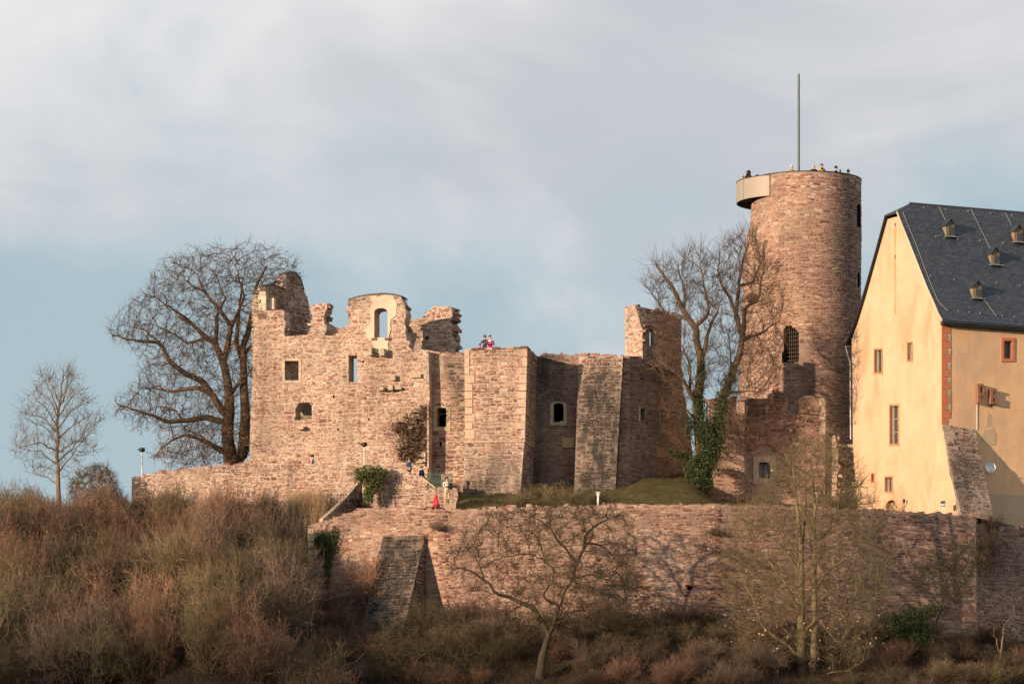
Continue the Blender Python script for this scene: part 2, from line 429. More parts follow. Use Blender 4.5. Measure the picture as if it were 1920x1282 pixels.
def ragged(pts, seed, step=.28, amp=.1):
    """pts: list of (u, z, flag); a flagged edge to the next point is broken into uneven steps"""
    r = random.Random(seed); out = []; n = len(pts)
    for i, p in enumerate(pts):
        q = pts[(i + 1) % n]; out.append((p[0], p[1]))
        if p[2]:
            a, b = Vector(p[:2]), Vector(q[:2]); L = (b - a).length; k = int(L / step)
            nn = Vector((-(b - a).y, (b - a).x)).normalized() if L > 0 else Vector((0, 0))
            for j in range(1, k):
                x = a.lerp(b, (j + r.uniform(-.3, .3)) / k) + nn * r.uniform(-amp, amp); out.append((x.x, x.y))
    return out
def slab(name, plane, pts, holes, thick, mat, parent, sfn=None, grid=.6, wob=.02, seed=3, edges=True, off=0.0):
    """solid wall piece from an outline in (u, z), with openings cut through"""
    r = random.Random(seed); vs = []; es = []
    for poly in [pts] + list(holes):
        b = len(vs); vs += [Vector(p) for p in poly]; es += [(b + i, b + (i + 1) % len(poly)) for i in range(len(poly))]
    P = np.array(pts); u0, v0 = P.min(0); u1, v1 = P.max(0)
    if grid:
        G = np.array([(u + r.uniform(-.1, .1), v + r.uniform(-.1, .1)) for u in np.arange(u0 + grid / 2, u1, grid) for v in np.arange(v0 + grid / 2, v1, grid)])
        if len(G):
            ok = pip(G, pts)
            for h in holes: ok &= ~pip(G, h)
            vs += [Vector(g) for g in G[ok]]
    V, E, T, *_ = delaunay_2d_cdt(vs, es, [], 0, 1e-4)
    C = np.array([[sum(V[i].x for i in t) / 3, sum(V[i].y for i in t) / 3] for t in T])
    ok = pip(C, pts)
    for h in holes: ok &= ~pip(C, h)
    T = [t for t, k in zip(T, ok) if k]
    nV = len(V); vf = [plane.pos(p.x, p.y, off + r.uniform(-wob, wob)) for p in V]; vb = [plane.pos(p.x, p.y, off - thick) for p in V]
    cnt = {}
    for t in T:
        for i in range(3):
            a, b = t[i], t[(i + 1) % 3]; cnt[(a, b)] = 1
    faces = [list(t) for t in T] + [[i + nV for i in reversed(t)] for t in T]
    for (a, b) in cnt:
        if (b, a) not in cnt: faces.append([b, a, a + nV, b + nV])
    at_ = None
    if sfn is not None:
        at_ = []
        for p in vf + vb:
            px, py = 960 + F * p.x / p.y, YH - F * p.z / p.y; at_.append((.5, sfn(px, py), 0))
    elif mat in (MORTAR, MORTAR2): at_ = [(.5, 0, 0)] * (2 * nV)
    return mesh_obj(name, vf + vb, faces, mat, parent, attr=at_)
def wall(ms, plane, outline, holes=(), thick=1.2, name='wall', sfn=None, pfn=None, seed=1, excl=(), stones=True, mat=None, grid=.6, amp=.1, lay_outline=None, caps=True, **kw):
    """outline and holes in photo pixels on the plane; a third item 'r' makes the edge to the next point ragged"""
    pts = ragged([(*plane.uz(p[0], p[1]), len(p) > 2) for p in outline], seed, amp=amp)
    hs = [[plane.uz(*p) for p in h] for h in holes]
    o = slab(name, plane, pts, hs, thick, mat or MORTAR, ms.o, sfn, grid=grid, seed=seed)
    rg = random.Random(seed + 500); g = Geo(); n_ = len(outline)
    for i, p in enumerate(outline):
        if len(p) < 3 or not caps: continue
        a, b = Vector(plane.uz(p[0], p[1])), Vector(plane.uz(*outline[(i + 1) % n_][:2])); L = (b - a).length; s_ = rg.uniform(0, .2)
        while s_ < L:
            q = a.lerp(b, s_ / L); ww, hh_, dd = rg.uniform(.14, .5), rg.uniform(.1, .26), rg.uniform(.25, .8) * thick
            if rg.random() < .75:
                t_ = rg.uniform(-.18, .18); d_ = plane.d * math.cos(t_) + UP * math.sin(t_); u_ = UP * math.cos(t_) - plane.d * math.sin(t_)
                c_ = plane.pos(q.x + rg.uniform(-.05, .05), q.y + rg.uniform(-.08, .07), -dd / 2 - rg.uniform(-.03, max(.03, thick - dd)))
                b0 = len(g.v); g.box(c_, d_, plane.n, u_, ww, dd, hh_)
                for k in range(b0, b0 + 8): g.v[k] += Vector((rg.uniform(-.04, .04), rg.uniform(-.04, .04), rg.uniform(-.035, .035)))
            s_ += ww * rg.uniform(.7, 1.3)
    if g.v:
        o2 = mesh_obj('loose_stones', g.v, g.f, STONE, ms.o, attr=np.repeat(np.array([(min(1, max(0, rg.gauss(.42, .2))), .15, 0) for _ in range(len(g.v) // 8)]), 8, 0)); o2['kind'] = 'stuff'
    if stones:
        ex = hs + [[plane.uz(*p) for p in e] for e in excl]
        lp = [plane.uz(*p) for p in lay_outline] if lay_outline else pts
        ms.lay(plane, lp, ex, seed=seed, sfn=sfn, pfn=pfn, **kw)
    return o
def hexa(ms, name, front, depth, sfn=None, pfn=None, seed=1, right=True, left=False, mat=None, parent=None, **kw):
    """front: bl, br, tr, tl world points; depth vector goes backwards"""
    f = [Vector(p) for p in front]; b = [p + Vector(depth) for p in f]
    qs = [Quad(*f), Quad(f[1], b[1], b[2], f[2]), Quad(b[0], f[0], f[3], b[3]), Quad(f[3], f[2], b[2], b[3])]
    V = []; FA = []; A = []
    for q in qs:
        nu, nv = max(1, int(q.W / .5)), max(1, int(q.H / .5)); b0 = len(V)
        for j in range(nv + 1):
            for i in range(nu + 1):
                p = q.at(i / nu, j / nv); V.append(p); A.append((.5, sfn(960 + F * p.x / p.y, YH - F * p.z / p.y) if sfn else 0, 0))
        FA += [[b0 + j * (nu + 1) + i, b0 + j * (nu + 1) + i + 1, b0 + (j + 1) * (nu + 1) + i + 1, b0 + (j + 1) * (nu + 1) + i] for j in range(nv) for i in range(nu)]
    o = mesh_obj(name, V, FA, mat or MORTAR, parent or ms.o, attr=A)
    ms.lay(qs[0], qs[0].poly(), seed=seed, sfn=sfn, pfn=pfn, **kw)
    if right: ms.lay(qs[1], qs[1].poly(), seed=seed + 1, sfn=sfn, pfn=pfn, **kw)
    if left: ms.lay(qs[2], qs[2].poly(), seed=seed + 2, sfn=sfn, pfn=pfn, **kw)
    return o
def arch(x0, y0, x1, y1, rise, k=6):
    """pixel outline of an opening with an arched head; y0 is the crown"""
    c = (x0 + x1) / 2; h = (x1 - x0) / 2
    return [(x0, y1), (x1, y1)] + [(c + h * math.cos(math.pi * i / k), y0 + rise - rise * math.sin(math.pi * i / k)) for i in range(k + 1)]
def rect(x0, y0, x1, y1): return [(x0, y1), (x1, y1), (x1, y0), (x0, y0)]
def blob(*specs):
    """soft stain field in photo pixels: (x, y, rx, ry, strength)"""
    def f(px, py):
        return min(1.0, sum(s * math.exp(-((px - x) / rx) ** 2 - ((py - y) / ry) ** 2) for x, y, rx, ry, s in specs))
    return f
def ring(plane, outline, w, off0, off1, name, mat, parent):
    """a stone surround: band of width w (m) round an opening outline (pixels)"""
    P = [plane.uz(*p) for p in outline]; cu = sum(p[0] for p in P) / len(P); cz = sum(p[1] for p in P) / len(P); g = Geo(); n = len(P)
    hw = max(abs(p[0] - cu) for p in P); hh = max(abs(p[1] - cz) for p in P)
    O = [(cu + (p[0] - cu) * (hw + w) / hw, cz + (p[1] - cz) * (hh + w) / hh) for p in P]
    I = [plane.pos(*p, off0) for p in P]; J = [plane.pos(*p, off0) for p in O]; K = [plane.pos(*p, off1) for p in P]; L = [plane.pos(*p, off1) for p in O]
    fs = []
    for i in range(n):
        j = (i + 1) % n
        fs += [[i, j, n + j, n + i], [2 * n + i, 2 * n + j, j, i], [n + i, n + j, 3 * n + j, 3 * n + i]]
    return g.add(I + J + K + L, fs).obj(name, mat, parent)
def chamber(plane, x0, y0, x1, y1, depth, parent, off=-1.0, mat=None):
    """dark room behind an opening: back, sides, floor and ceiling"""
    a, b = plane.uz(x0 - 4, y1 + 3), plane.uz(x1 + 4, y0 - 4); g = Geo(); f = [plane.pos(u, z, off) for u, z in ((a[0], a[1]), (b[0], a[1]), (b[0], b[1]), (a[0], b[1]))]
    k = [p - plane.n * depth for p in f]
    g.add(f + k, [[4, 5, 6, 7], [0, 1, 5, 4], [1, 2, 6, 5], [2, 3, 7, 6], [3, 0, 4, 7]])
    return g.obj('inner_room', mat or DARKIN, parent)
def pbox(plane, x0, y0, x1, y1, off0, off1, name, mat, parent, g=None):
    """box on a wall plane between two pixel corners, from off0 (outer) back to off1"""
    a, b = plane.uz(x0, y1), plane.uz(x1, y0); g0 = g or Geo()
    g0.box(plane.pos((a[0] + b[0]) / 2, (a[1] + b[1]) / 2, (off0 + off1) / 2), plane.d, plane.n, UP, b[0] - a[0], abs(off0 - off1), b[1] - a[1])
    return g0 if g else g0.obj(name, mat, parent)
def patch(plane, outline, off, name, mat, parent, thick=.05, seed=2, holes=()):
    pts = ragged([(*plane.uz(p[0], p[1]), True) for p in outline], seed, step=.25, amp=.06)
    return slab(name, plane, pts, [[plane.uz(*p) for p in h] for h in holes], thick, mat, parent, grid=0, wob=0.0, off=off)
HILL_Z, HILL_TILT = 23.4, .10
# ------------------------------------------------------------------ terrain
HX = [-70, -45, -31, -23.3, -15.2, -13.2, -12.0, -4.2, 12.4, 28.5, 34, 90]
HY = [338, 341, 344, 346.3, 344.3, 341.8, 340.2, 337.6, 336.4, 341.4, 345, 375]
HZ = [33, 37.5, 39.8, 40.9, 40.9, 38.3, 34.4, 33.3, 33.2, 32.7, 32.3, 30]
def hill_z(x, y):
    yt = np.interp(x, HX, HY); zt = np.interp(x, HX, HZ)
    d = yt - y
    z = np.where(d > 0, zt - .58 * d, np.where(x < -23.3, zt + .34 * (d + np.minimum(3, -d)), zt))
    fill = np.clip((-d - 1.3) * 3.0, 0, np.maximum(0, 39.8 - zt)); z = np.where((d < 0) & (x > -16) & (x < 40), z + fill, z)
    z = z + .22 * np.sin(x * .9 + y * .5) + .16 * np.sin(x * 2.1 - y * 1.3)
    return np.maximum(z, -2.0)
xs = np.arange(-90, 95.1, 1.0); ys = np.arange(262, 430.1, 1.0)
GX, GY = np.meshgrid(xs, ys); GZ = hill_z(GX, GY)
nx, ny = len(xs), len(ys); idx = np.arange(nx * ny).reshape(ny, nx)
Q = np.stack([idx[:-1, :-1], idx[:-1, 1:], idx[1:, 1:], idx[1:, :-1]], -1).reshape(-1, 4)
tag(mesh_obj('hillside', np.stack([GX, GY, GZ], -1).reshape(-1, 3), Q, SOIL, smooth=True), kind='structure')
tag(mesh_obj('valley_floor', [(-4000, -4000, -2.1), (4000, -4000, -2.1), (4000, 4000, -2.1), (-4000, 4000, -2.1)], [[0, 1, 2, 3]], TURF), kind='structure')

TP = [250, 560, 660, 690, 820, 870, 990, 1080, 1165, 1210, 1300, 1345, 1600, 1830, 2000]
TN = [(347.2, 41.6), (346, 42.5), (345.4, 42.4), (340.9, 40.0), (338.9, 39.95), (338.6, 39.95), (338.2, 39.95), (338.0, 39.95), (337.8, 40.0), (337.6, 40.0), (337.5, 40.05), (337.5, 40.1), (340, 40.2), (342.4, 40.0), (347.2, 39.5)]
TF = [(356, 42.6), (353, 43.5), (351.5, 43.6), (351, 43.2), (350, 42.5), (348, 42.3), (351, 42.9), (350.5, 42.6), (351.6, 43.1), (353.2, 43.9), (356.6, 44.5), (357, 42.9), (359, 42.6), (348, 40.8), (350, 40)]
TX = [xat(p, 345) for p in TP]
def terrace_z(x, y):
    a = [np.interp(x, TX, [q[i] for q in t]) for t in (TN, TF) for i in (0, 1)]
    k = np.clip((y - a[0]) / (a[2] - a[0]), 0, 1); k = k * k * (3 - 2 * k) * .35 + k * .65
    return a[1] + (a[3] - a[1]) * k + .05 * np.sin(x * 1.7 + y) + .04 * np.sin(x * 3.1 - y * 2.2)
tx = np.arange(-23.0, 36, .5); V = []
kk = np.concatenate([np.linspace(0, 1, 24), [1.15, 1.6, 3.0]])
for k in kk:
    for x in tx:
        y0, y1 = np.interp(x, TX, [q[0] for q in TN]), np.interp(x, TX, [q[0] for q in TF]); y = y0 + (y1 - y0) * k
        V.append((x, y, float(terrace_z(x, y))))
ix = np.arange(len(V)).reshape(len(kk), len(tx))
Q = np.stack([ix[:-1, :-1], ix[:-1, 1:], ix[1:, 1:], ix[1:, :-1]], -1).reshape(-1, 4)
tag(mesh_obj('grass_bank', V, Q, TURF, smooth=True), kind='structure')

# unseen hill added behind the camera to shade the foot of the slope
hh = Vector((math.sin(R(SUN_AZ)), -math.cos(R(SUN_AZ)), 0)); lat = Vector((-hh.y, hh.x, 0)); DH = 1300.0
V = []; prof_ = [(-420, .0), (-260, .35), (-120, .75), (-40, .95), (0, 1.0), (60, .97), (220, .7), (480, 0)]; nl = 121
for i in range(nl):
    l = -900 + 15 * i
    crest = HILL_Z + DH * math.tan(R(SUN_EL)) + HILL_TILT * l + (1.2 * math.sin(l * .045) + .8 * math.sin(l * .11 + 1)) + 2
    crest *= max(.05, 1 - (abs(l) / 950) ** 6)
    for dd_, k in prof_:
        p = Vector((0, 345, 0)) + hh * (DH + dd_) + lat * l; V.append((p.x, p.y, -2.2 + (crest + 2.2) * k))
m_ = len(prof_); FA = [[i * m_ + j, (i + 1) * m_ + j, (i + 1) * m_ + j + 1, i * m_ + j + 1] for i in range(nl - 1) for j in range(m_ - 1)]
tag(mesh_obj('added_shade_hill', V, FA, SOIL, smooth=True), kind='structure')

# ------------------------------------------------------------------ ruined palace (left)
pal = thing('ruined_palace', at(660, 880, 351.5), 'large roofless sandstone ruin with broken top and empty arched window', 'castle ruin')
ms = Masonry(pal, 300)
PA = Plane(670, 351, -12)
out = [(463, 985), (467.5, 870), (473, 700), (478.5, 585), (499, 582), (531, 581, 'r'), (535, 631), (579, 627, 'r'), (583.5, 572), (599, 569), (613, 570, 'r'), (607, 629), (628, 629, 'r'), (640, 613), (653, 611, 'r'), (653.5, 563), (672, 557), (696, 553.5), (718, 552), (736, 553), (752, 557, 'r'), (758, 572, 'r'), (757.5, 604, 'r'), (762, 637, 'r'), (774, 657, 'r'), (788, 654), (803, 657), (806, 760), (806, 985)]
SLIT = rect(653.6, 666, 669.5, 716); W1 = rect(534, 676.5, 560, 713); ARCHW = arch(702, 577.5, 727, 633, 7)
W2 = [(552, 788), (585, 786), (584.5, 760), (579, 753.5), (560, 755), (553, 768), (554, 778)]
HOLES = [rect(624, 741, 627.5, 747), rect(632.5, 803, 635.5, 808), rect(690, 783.5, 693, 788), rect(678, 676, 683, 679.5)]
PPATCH = [(693, 556), (736, 555), (744, 566), (744, 590), (733, 600), (729, 640), (729, 660), (716, 666), (704, 660), (699, 640), (688, 630), (686, 618), (696, 604), (691, 582), (701, 568)]
sf = blob((545, 668, 22, 10, .5), (735, 731, 28, 7, .7), (660, 740, 9, 60, .35), (745, 700, 14, 12, .3), (660, 566, 18, 12, .45), (690, 558, 12, 6, .5), (770, 665, 14, 25, .35), (560, 690, 40, 8, .2), (500, 590, 30, 8, .2), (520, 705, 20, 15, .25))
wall(ms, PA, out, [SLIT, W1, ARCHW, W2] + HOLES, 1.4, 'front_wall', sf, seed=21, amp=.17, excl=[PPATCH], tone=(.52, .21), h=(.10, .25), w=(.15, .50))
PB = Plane(840, 350.6, -8)
WA = arch(819.5, 764, 837, 800, 3)
wall(ms, PB, [(797, 985), (797, 660), (801, 656), (834, 662, 'r'), (869, 665), (890, 666), (890, 985)], [WA, rect(823.5, 828, 828.5, 839)], 1.2, 'recessed_wall', blob((857, 710, 12, 70, .8), (845, 690, 7, 40, .5), (866, 760, 5, 60, .7), (835, 850, 30, 30, .3)), seed=22, tone=(.46, .22))
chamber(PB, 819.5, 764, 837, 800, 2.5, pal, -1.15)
ring(PB, WA, .26, .05, -.3, 'window_surround', SANDTRIM, pal)
ring(PA, W1, .17, .03, -.5, 'window_surround', SANDTRIM, pal)
BW = Plane(810, 356, -22)
wall(ms, BW, [(752, 690), (752, 612, 'r'), (763, 600), (789, 596.5, 'r'), (798, 588, 'r'), (806, 580, 'r'), (822, 575.5), (836, 573), (846, 575, 'r'), (848, 591, 'r'), (848.5, 645, 'r'), (853, 664), (853, 690)], [[(795, 637), (803, 636), (804, 629), (797, 631)]], 1.3, 'rear_wall', blob((790, 615, 14, 20, .3), (842, 578, 8, 6, .4), (782, 650, 25, 12, .3)), seed=23, tone=(.5, .2), amp=.2)
PS = Plane(500, 354.7, 50)
wall(ms, PS, [(486, 745), (486, 558), (494, 543), (500, 536), (510, 534), (536, 545, 'r'), (536.5, 514), (547, 511), (556, 514.5), (564, 525), (570, 545, 'r'), (580, 574, 'r'), (582, 600, 'r'), (582, 745)], [], .65, 'side_wall', blob((540, 640, 40, 40, .5), (548, 540, 4, 30, .6)), seed=24, amp=.16, tone=(.3, .15))
wall(ms, Plane(560, 357.5, -8), [(520, 860), (520, 735), (600, 735), (600, 860)], [], .8, 'courtyard_wall', seed=25, tone=(.45, .15), stones=False)
patch(PA, PPATCH, .05, 'plaster_patch', WHITEPL, pal, .06, holes=[ARCHW])
slab('inner_plaster_wall', Plane(622, 353.4, -12), [Plane(622, 353.4, -12).uz(*p) for p in ((612, 645), (612, 606), (620, 607.5), (636, 617), (636, 645))], [], .4, WHITEPL, pal, grid=0)
g = Geo(); pbox(PA, 485, 554, 499, 583, .04, -.62, '', None, None, g); o = g.obj('corner_pier', WHITEPL, pal)
pbox(PA, 486.5, 546, 499, 554, .08, -.55, 'pier_cap', SANDTRIM, pal); pbox(PA, 477.5, 561.5, 488, 568, .14, -.3, 'cornice_stone', SANDTRIM, pal)
pbox(PA, 499.3, 557, 511, 578, -.35, -.75, 'plaster_block', WHITEPL, pal)
def cope(plane, pts, thick, name, over=.05, h=.09, mat=None):
    g = Geo()
    for a, b in zip(pts[:-1], pts[1:]):
        (ua, za), (ub, zb) = plane.uz(*a), plane.uz(*b); v = []
        for u, z in ((ua, za), (ub, zb)):
            for o_, dz in ((over, .0), (over, h), (-thick - over, h), (-thick - over, .0)): v.append(plane.pos(u, z + dz, o_))
        g.add(v, [[0, 4, 5, 1], [1, 5, 6, 2], [2, 6, 7, 3], [3, 7, 4, 0], [0, 1, 2, 3], [4, 7, 6, 5]])
    return g.obj(name, mat or LEAD, pal)
cope(PA, [(653, 562.5), (672, 556.5), (696, 552.5), (718, 551), (736, 552), (755, 556.5)], 1.4, 'coping', .06, .07)
cope(PS, [(536, 513), (547, 510.5), (556, 514), (564, 524.5), (570, 544)], .65, 'coping', .05, .06)
cope(PS, [(497, 538), (510, 533), (536, 544)], .65, 'coping', .05, .07)
for x0, x1, y0, y1, dd in ((694, 700, 652, 668, .55), (716, 724, 655, 669, .6), (735, 743, 704, 714, .35), (714, 722, 727, 733, .5), (731, 739, 724, 733, .45), (742, 754, 726, 731, .3), (562, 572, 800, 806, .45), (771, 790, 701, 709, .2)):
    pbox(PA, x0, y0, x1, y1, dd, -.2, 'corbel', SANDTRIM, pal)
for x0, x1 in ((700, 703.5), (725, 729)): pbox(PA, x0 - 3, 633.5, x1 + 3, 638, .12, -.6, 'sill_stone', STONE, pal)
ms.lay(PA, [PA.uz(*p) for p in ((742, 868), (742, 800), (760, 780), (775, 765), (803, 758), (803, 868))], seed=29, proud=(.05, .55), tone=(.35, .2), h=(.12, .26), w=(.2, .5), skip=.45, fine=True, sfn=lambda a, b: .45)
pbox(PA, 781, 848, 799, 868, .22, -.1, 'plaster_patch', WHITEPL, pal)
pbox(PA, 803, 757, 806.3, 880, .35, -.2, 'wall_edge', MORTAR, pal)
ms.finish()

# ------------------------------------------------------------------ square bastion
bas = thing('stone_bastion', at(930, 915, 348), 'square stone bastion with pale corner blocks and a string course', 'tower')
ms = Masonry(bas, 300)
PF = Plane(930, 347.8, -9)
def strip(f, s=0):
    def q(px, py, r): return .9 if r.random() < s else 0
    return q
up = [PF.hit(872, 828), PF.hit(984, 828), PF.hit(989, 650), PF.hit(871, 655)]
sb = blob((930, 660, 60, 8, .45), (930, 880, 55, 40, .45), (900, 915, 40, 25, .8), (975, 920, 20, 40, .6), (880, 840, 15, 40, .35), (1000, 720, 10, 120, .5))
DEP = PF.n * -4.6
hexa(ms, 'upper_stage', up, DEP, sb, seed=31, tone=(.5, .21), h=(.13, .24), w=(.22, .55))
lo = [PF.hit(866, 985, .9), PF.hit(971, 985, .9), PF.hit(983, 829, .1), PF.hit(871.5, 829, .1)]
hexa(ms, 'battered_base', lo, DEP, sb, seed=32, tone=(.45, .22), h=(.13, .24), w=(.22, .55))
pbox(PF, 870.5, 825.5, 985.5, 831, .2, -1.5, 'string_course', STONE, bas).color = (.8, 0, .4, 1)
r_ = random.Random(4)
y = 655
while y < 822:
    h = r_.uniform(13, 19); wl, wr = r_.choice((9, 15, 19)), r_.choice((8, 14, 18)); k = (y - 655) / 170
    o = pbox(PF, 871.3 + k, y + 1, 871 + wl, y + h - 1, .055, -.2, 'quoin', STONE, bas); o.color = (r_.uniform(.7, .9), 0, r_.uniform(.1, .5), 1)
    xr = 988.6 - 4.6 * k; o = pbox(PF, xr - wr, y + 1, xr, y + h - 1, .055, -.2, 'quoin', STONE, bas); o.color = (r_.uniform(.7, .9), 0, r_.uniform(.1, .5), 1); y += h
for i in range(9):
    x = 871 + i * 13.2; pbox(PF, x, 650 - (i * .55) + r_.uniform(-2, 1.5) + 4, x + 12.6, 657 - i * .5, .06, -1.2, 'coping_stone', STONE if i % 3 else SANDTRIM, bas)
ms.finish()

# ------------------------------------------------------------------ curtain wall with buttress and the gable fragment
cur = thing('curtain_wall', at(1120, 930, 350.5), 'high dark stained curtain wall with small arched opening and tall buttress', 'castle wall')
ms = Masonry(cur, 300)
C1 = Plane(1080, 351.3, -3)
WC = arch(1038, 755.5, 1056.5, 791, 4)
sc1 = blob((1020, 700, 40, 35, .7), (1035, 760, 30, 90, .45), (1015, 900, 40, 40, .5), (1000, 800, 14, 120, .35), (1070, 880, 12, 40, .4), (1120, 760, 35, 60, .5), (1010, 668, 40, 12, .8), (1000, 860, 12, 60, .6))
wall(ms, C1, [(980, 1000), (980, 668), (1003, 667, 'r'), (1040, 663, 'r'), (1070, 666, 'r'), (1110, 664, 'r'), (1168, 667), (1180, 669), (1180, 1000)], [WC], 1.3, 'wall', sc1, seed=41, mat=MORTAR2, tone=(.4, .17))
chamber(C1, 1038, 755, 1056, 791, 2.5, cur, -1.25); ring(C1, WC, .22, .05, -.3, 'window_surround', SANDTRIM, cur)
pbox(C1, 1054, 820, 1076.5, 839, .07, -.05, 'plaster_panel', plain('tan_panel', (.52, .36, .21), .85), cur)
pbox(C1, 1050.5, 788.5, 1056, 791, -.1, -.6, 'sill_stone', WHITEPL, cur)
bt = [C1.hit(1074, 1000, 2.2), C1.hit(1149, 1000, 2.2), C1.hit(1168, 667, .55), C1.hit(1085, 668, .55)]
sbt = blob((1120, 800, 60, 90, 1.0), (1115, 740, 25, 60, .6), (1150, 760, 15, 90, .7), (1100, 920, 40, 40, .7), (1130, 880, 40, 50, .6), (1125, 700, 10, 30, .4))
hexa(ms, 'buttress', bt, C1.n * -2.3, sbt, seed=43, proud=(.01, .07), tone=(.45, .22), left=False)
C2 = Plane(1172, 351.3, 45)
s2 = blob((1190, 760, 30, 120, .3), (1240, 890, 50, 20, .5), (1200, 860, 25, 20, .4), (1230, 700, 40, 20, .3))
wall(ms, C2, [(1168, 1000), (1168, 667), (1205, 668), (1279, 690, 'r'), (1282, 730, 'r'), (1290, 780), (1304, 900), (1304, 1000)], [rect(1200, 766, 1209.5, 788)], 1.2, 'angled_wall', s2, seed=44, mat=MORTAR2, tone=(.36, .16))
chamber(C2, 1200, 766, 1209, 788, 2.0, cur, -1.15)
pbox(C2, 1230, 839, 1248, 857, .07, -.05, 'plaster_panel', plain('brown_panel', (.42, .25, .15), .85), cur)
pbox(C2, 1196.5, 764, 1200, 789, .05, -.2, 'window_surround', SANDTRIM, cur)
ms.finish()
tur = thing('turret_fragment', at(1225, 680, 351.5), 'broken turret wall with one small ragged window standing on the curtain wall behind bare branches', 'castle ruin')
ms = Masonry(tur, 200)
E1 = Plane(1203, 352.4, -35); E2 = Plane(1203, 352.4, 38)
wall(ms, E1, [(1172, 674), (1172, 575), (1180, 573.5, 'r'), (1192, 573), (1196, 590, 'r'), (1203, 612, 'r'), (1205, 640), (1205, 674)], [], .8, 'end_wall', seed=51, tone=(.62, .15), h=(.1, .2), w=(.18, .45))
wall(ms, E2, [(1191, 573), (1206, 576), (1232, 582, 'r'), (1262, 591, 'r'), (1278, 597), (1278, 705, 'r'), (1200, 676), (1206, 655), (1204, 620), (1197, 592)], [[(1213, 648), (1228, 648), (1228, 622), (1222, 616), (1215, 617), (1211.5, 624), (1214.5, 632)]], .45, 'window_wall', seed=52, tone=(.42, .17))
ms.finish()

# ------------------------------------------------------------------ round tower
TC = Vector((xat(1512, 366), 366, 0)); TR = 102.5 / F * 366
ZT, ZB = zat(340, 366), zat(850, 366)
tow = thing('round_tower', Vector((TC.x, TC.y, ZB)), 'tall round sandstone keep with a grated arched opening and people along its top', 'tower')
def tower_r(th, z):                         # th measured from the direction to the camera, to the right positive
    py = YH - z * F / 366
    b = np.interp(py, [330, 400, 425, 440, 500, 520, 640, 760, 860], [0, .02, .1, .25, .5, .58, .72, .95, 1.05])
    lf = max(0.0, math.cos(th + math.pi / 2)) ** 3
    rg = .09 * math.sin(z * 5.1) * math.sin(z * 2.3 + 1) * lf * min(1, b * 3)
    return TR * (1 + .004 * math.sin(z * .9 + th * 2)) + b * lf + rg - np.interp(py, [340, 860], [0, .02])
class TowerMap:
    def frame(s, u, z):
        th = u / TR; r = tower_r(th, z); d = Vector((math.cos(th), math.sin(th), 0)); n = Vector((math.sin(th), -math.cos(th), 0))
        return TC + n * r + Vector((0, 0, z)), d, n, UP
TM = TowerMap()
def tuz(px, py):
    th = math.asin(max(-1, min(1, (xat(px, 366 - TR * .8) - TC.x) / TR))); Y = 366 - TR * math.cos(th)
    th = math.asin(max(-1, min(1, (xat(px, Y) - TC.x) / TR))); return th * TR, zat(py, 366 - TR * math.cos(th))
TWIN = [tuz(*p) for p in [(1467, 680), (1499, 680), (1499, 650), (1497.5, 625), (1492, 614.5), (1483, 611), (1474, 613), (1468.5, 622), (1470, 640)]]
SL1 = [tuz(*p) for p in rect(1606, 383, 1613.2, 427)]; SL2 = [tuz(*p) for p in rect(1609, 512, 1613.2, 538)]
nth, dz = 200, .14
zs = np.arange(ZB, ZT + 1e-6, dz); zs[-1] = ZT; V = []; A = []
st_t = blob((1590, 560, 30, 200, .25), (1560, 760, 60, 70, .35), (1510, 690, 40, 12, -.3), (1600, 400, 20, 60, .15), (1400, 620, 20, 60, .15), (1530, 640, 20, 40, .2))
for z in zs:
    for k in range(nth):
        th = 2 * math.pi * k / nth - math.pi; p, d, n, u_ = TM.frame(th * TR, z); V.append(p)
        A.append((.5, max(0, st_t(960 + F * p.x / p.y, YH - F * p.z / p.y)), 0))
FA = []; cen = []
for j in range(len(zs) - 1):
    for k in range(nth):
        FA.append([j * nth + k, j * nth + (k + 1) % nth, (j + 1) * nth + (k + 1) % nth, (j + 1) * nth + k]); cen.append(((2 * math.pi * (k + .5) / nth - math.pi) * TR, (zs[j] + zs[j + 1]) / 2))
cen = np.array(cen); keep = ~(pip(cen, TWIN) | pip(cen, SL1) | pip(cen, SL2))
mesh_obj('shaft', V, [f for f, k in zip(FA, keep) if k], MORTAR2, tow, attr=A)
g = Geo()                                    # wall top ring and platform floor
for (ra, rb, z) in ((0, 1.0, ZT - 1.15),):
    pts = [TC + Vector((math.sin(2 * math.pi * k / 48), -math.cos(2 * math.pi * k / 48), 0)) * (TR * .99) + Vector((0, 0, z)) for k in range(48)]
    g.add(pts, [list(range(48))])
g.obj('viewing_platform_floor', EARTH, tow)
def ringband(r0, r1, z0, z1, a0, a1, k, c=TC):
    g = Geo(); full = abs(a1 - a0) > 6.28; n = k if full else k + 1; v = []
    for i in range(n):
        a = a0 + (a1 - a0) * i / k; dd = Vector((math.sin(a), -math.cos(a), 0))
        v += [c + dd * r1 + Vector((0, 0, z0)), c + dd * r1 + Vector((0, 0, z1)), c + dd * r0 + Vector((0, 0, z1)), c + dd * r0 + Vector((0, 0, z0))]
    f = []
    for i in range(k):
        a, b = i * 4, ((i + 1) % n) * 4
        for q in range(4): f.append([a + q, b + q, b + (q + 1) % 4, a + (q + 1) % 4])
    if not full: f += [[0, 1, 2, 3], [(n - 1) * 4 + q for q in (3, 2, 1, 0)]]
    return g.add(v, f)
ringband(TR - .45, TR - .004, ZT - 1.16, ZT, 0, 2 * math.pi, 64).obj('parapet', MORTAR, tow)
ringband(TR - .5, TR + .035, ZT, ZT + .06, 0, 2 * math.pi, 64).obj('rim_coping', DARKIRON, tow)
ms = Masonry(tow, 300)
U0, U1 = -TR * 1.75, TR * 1.75
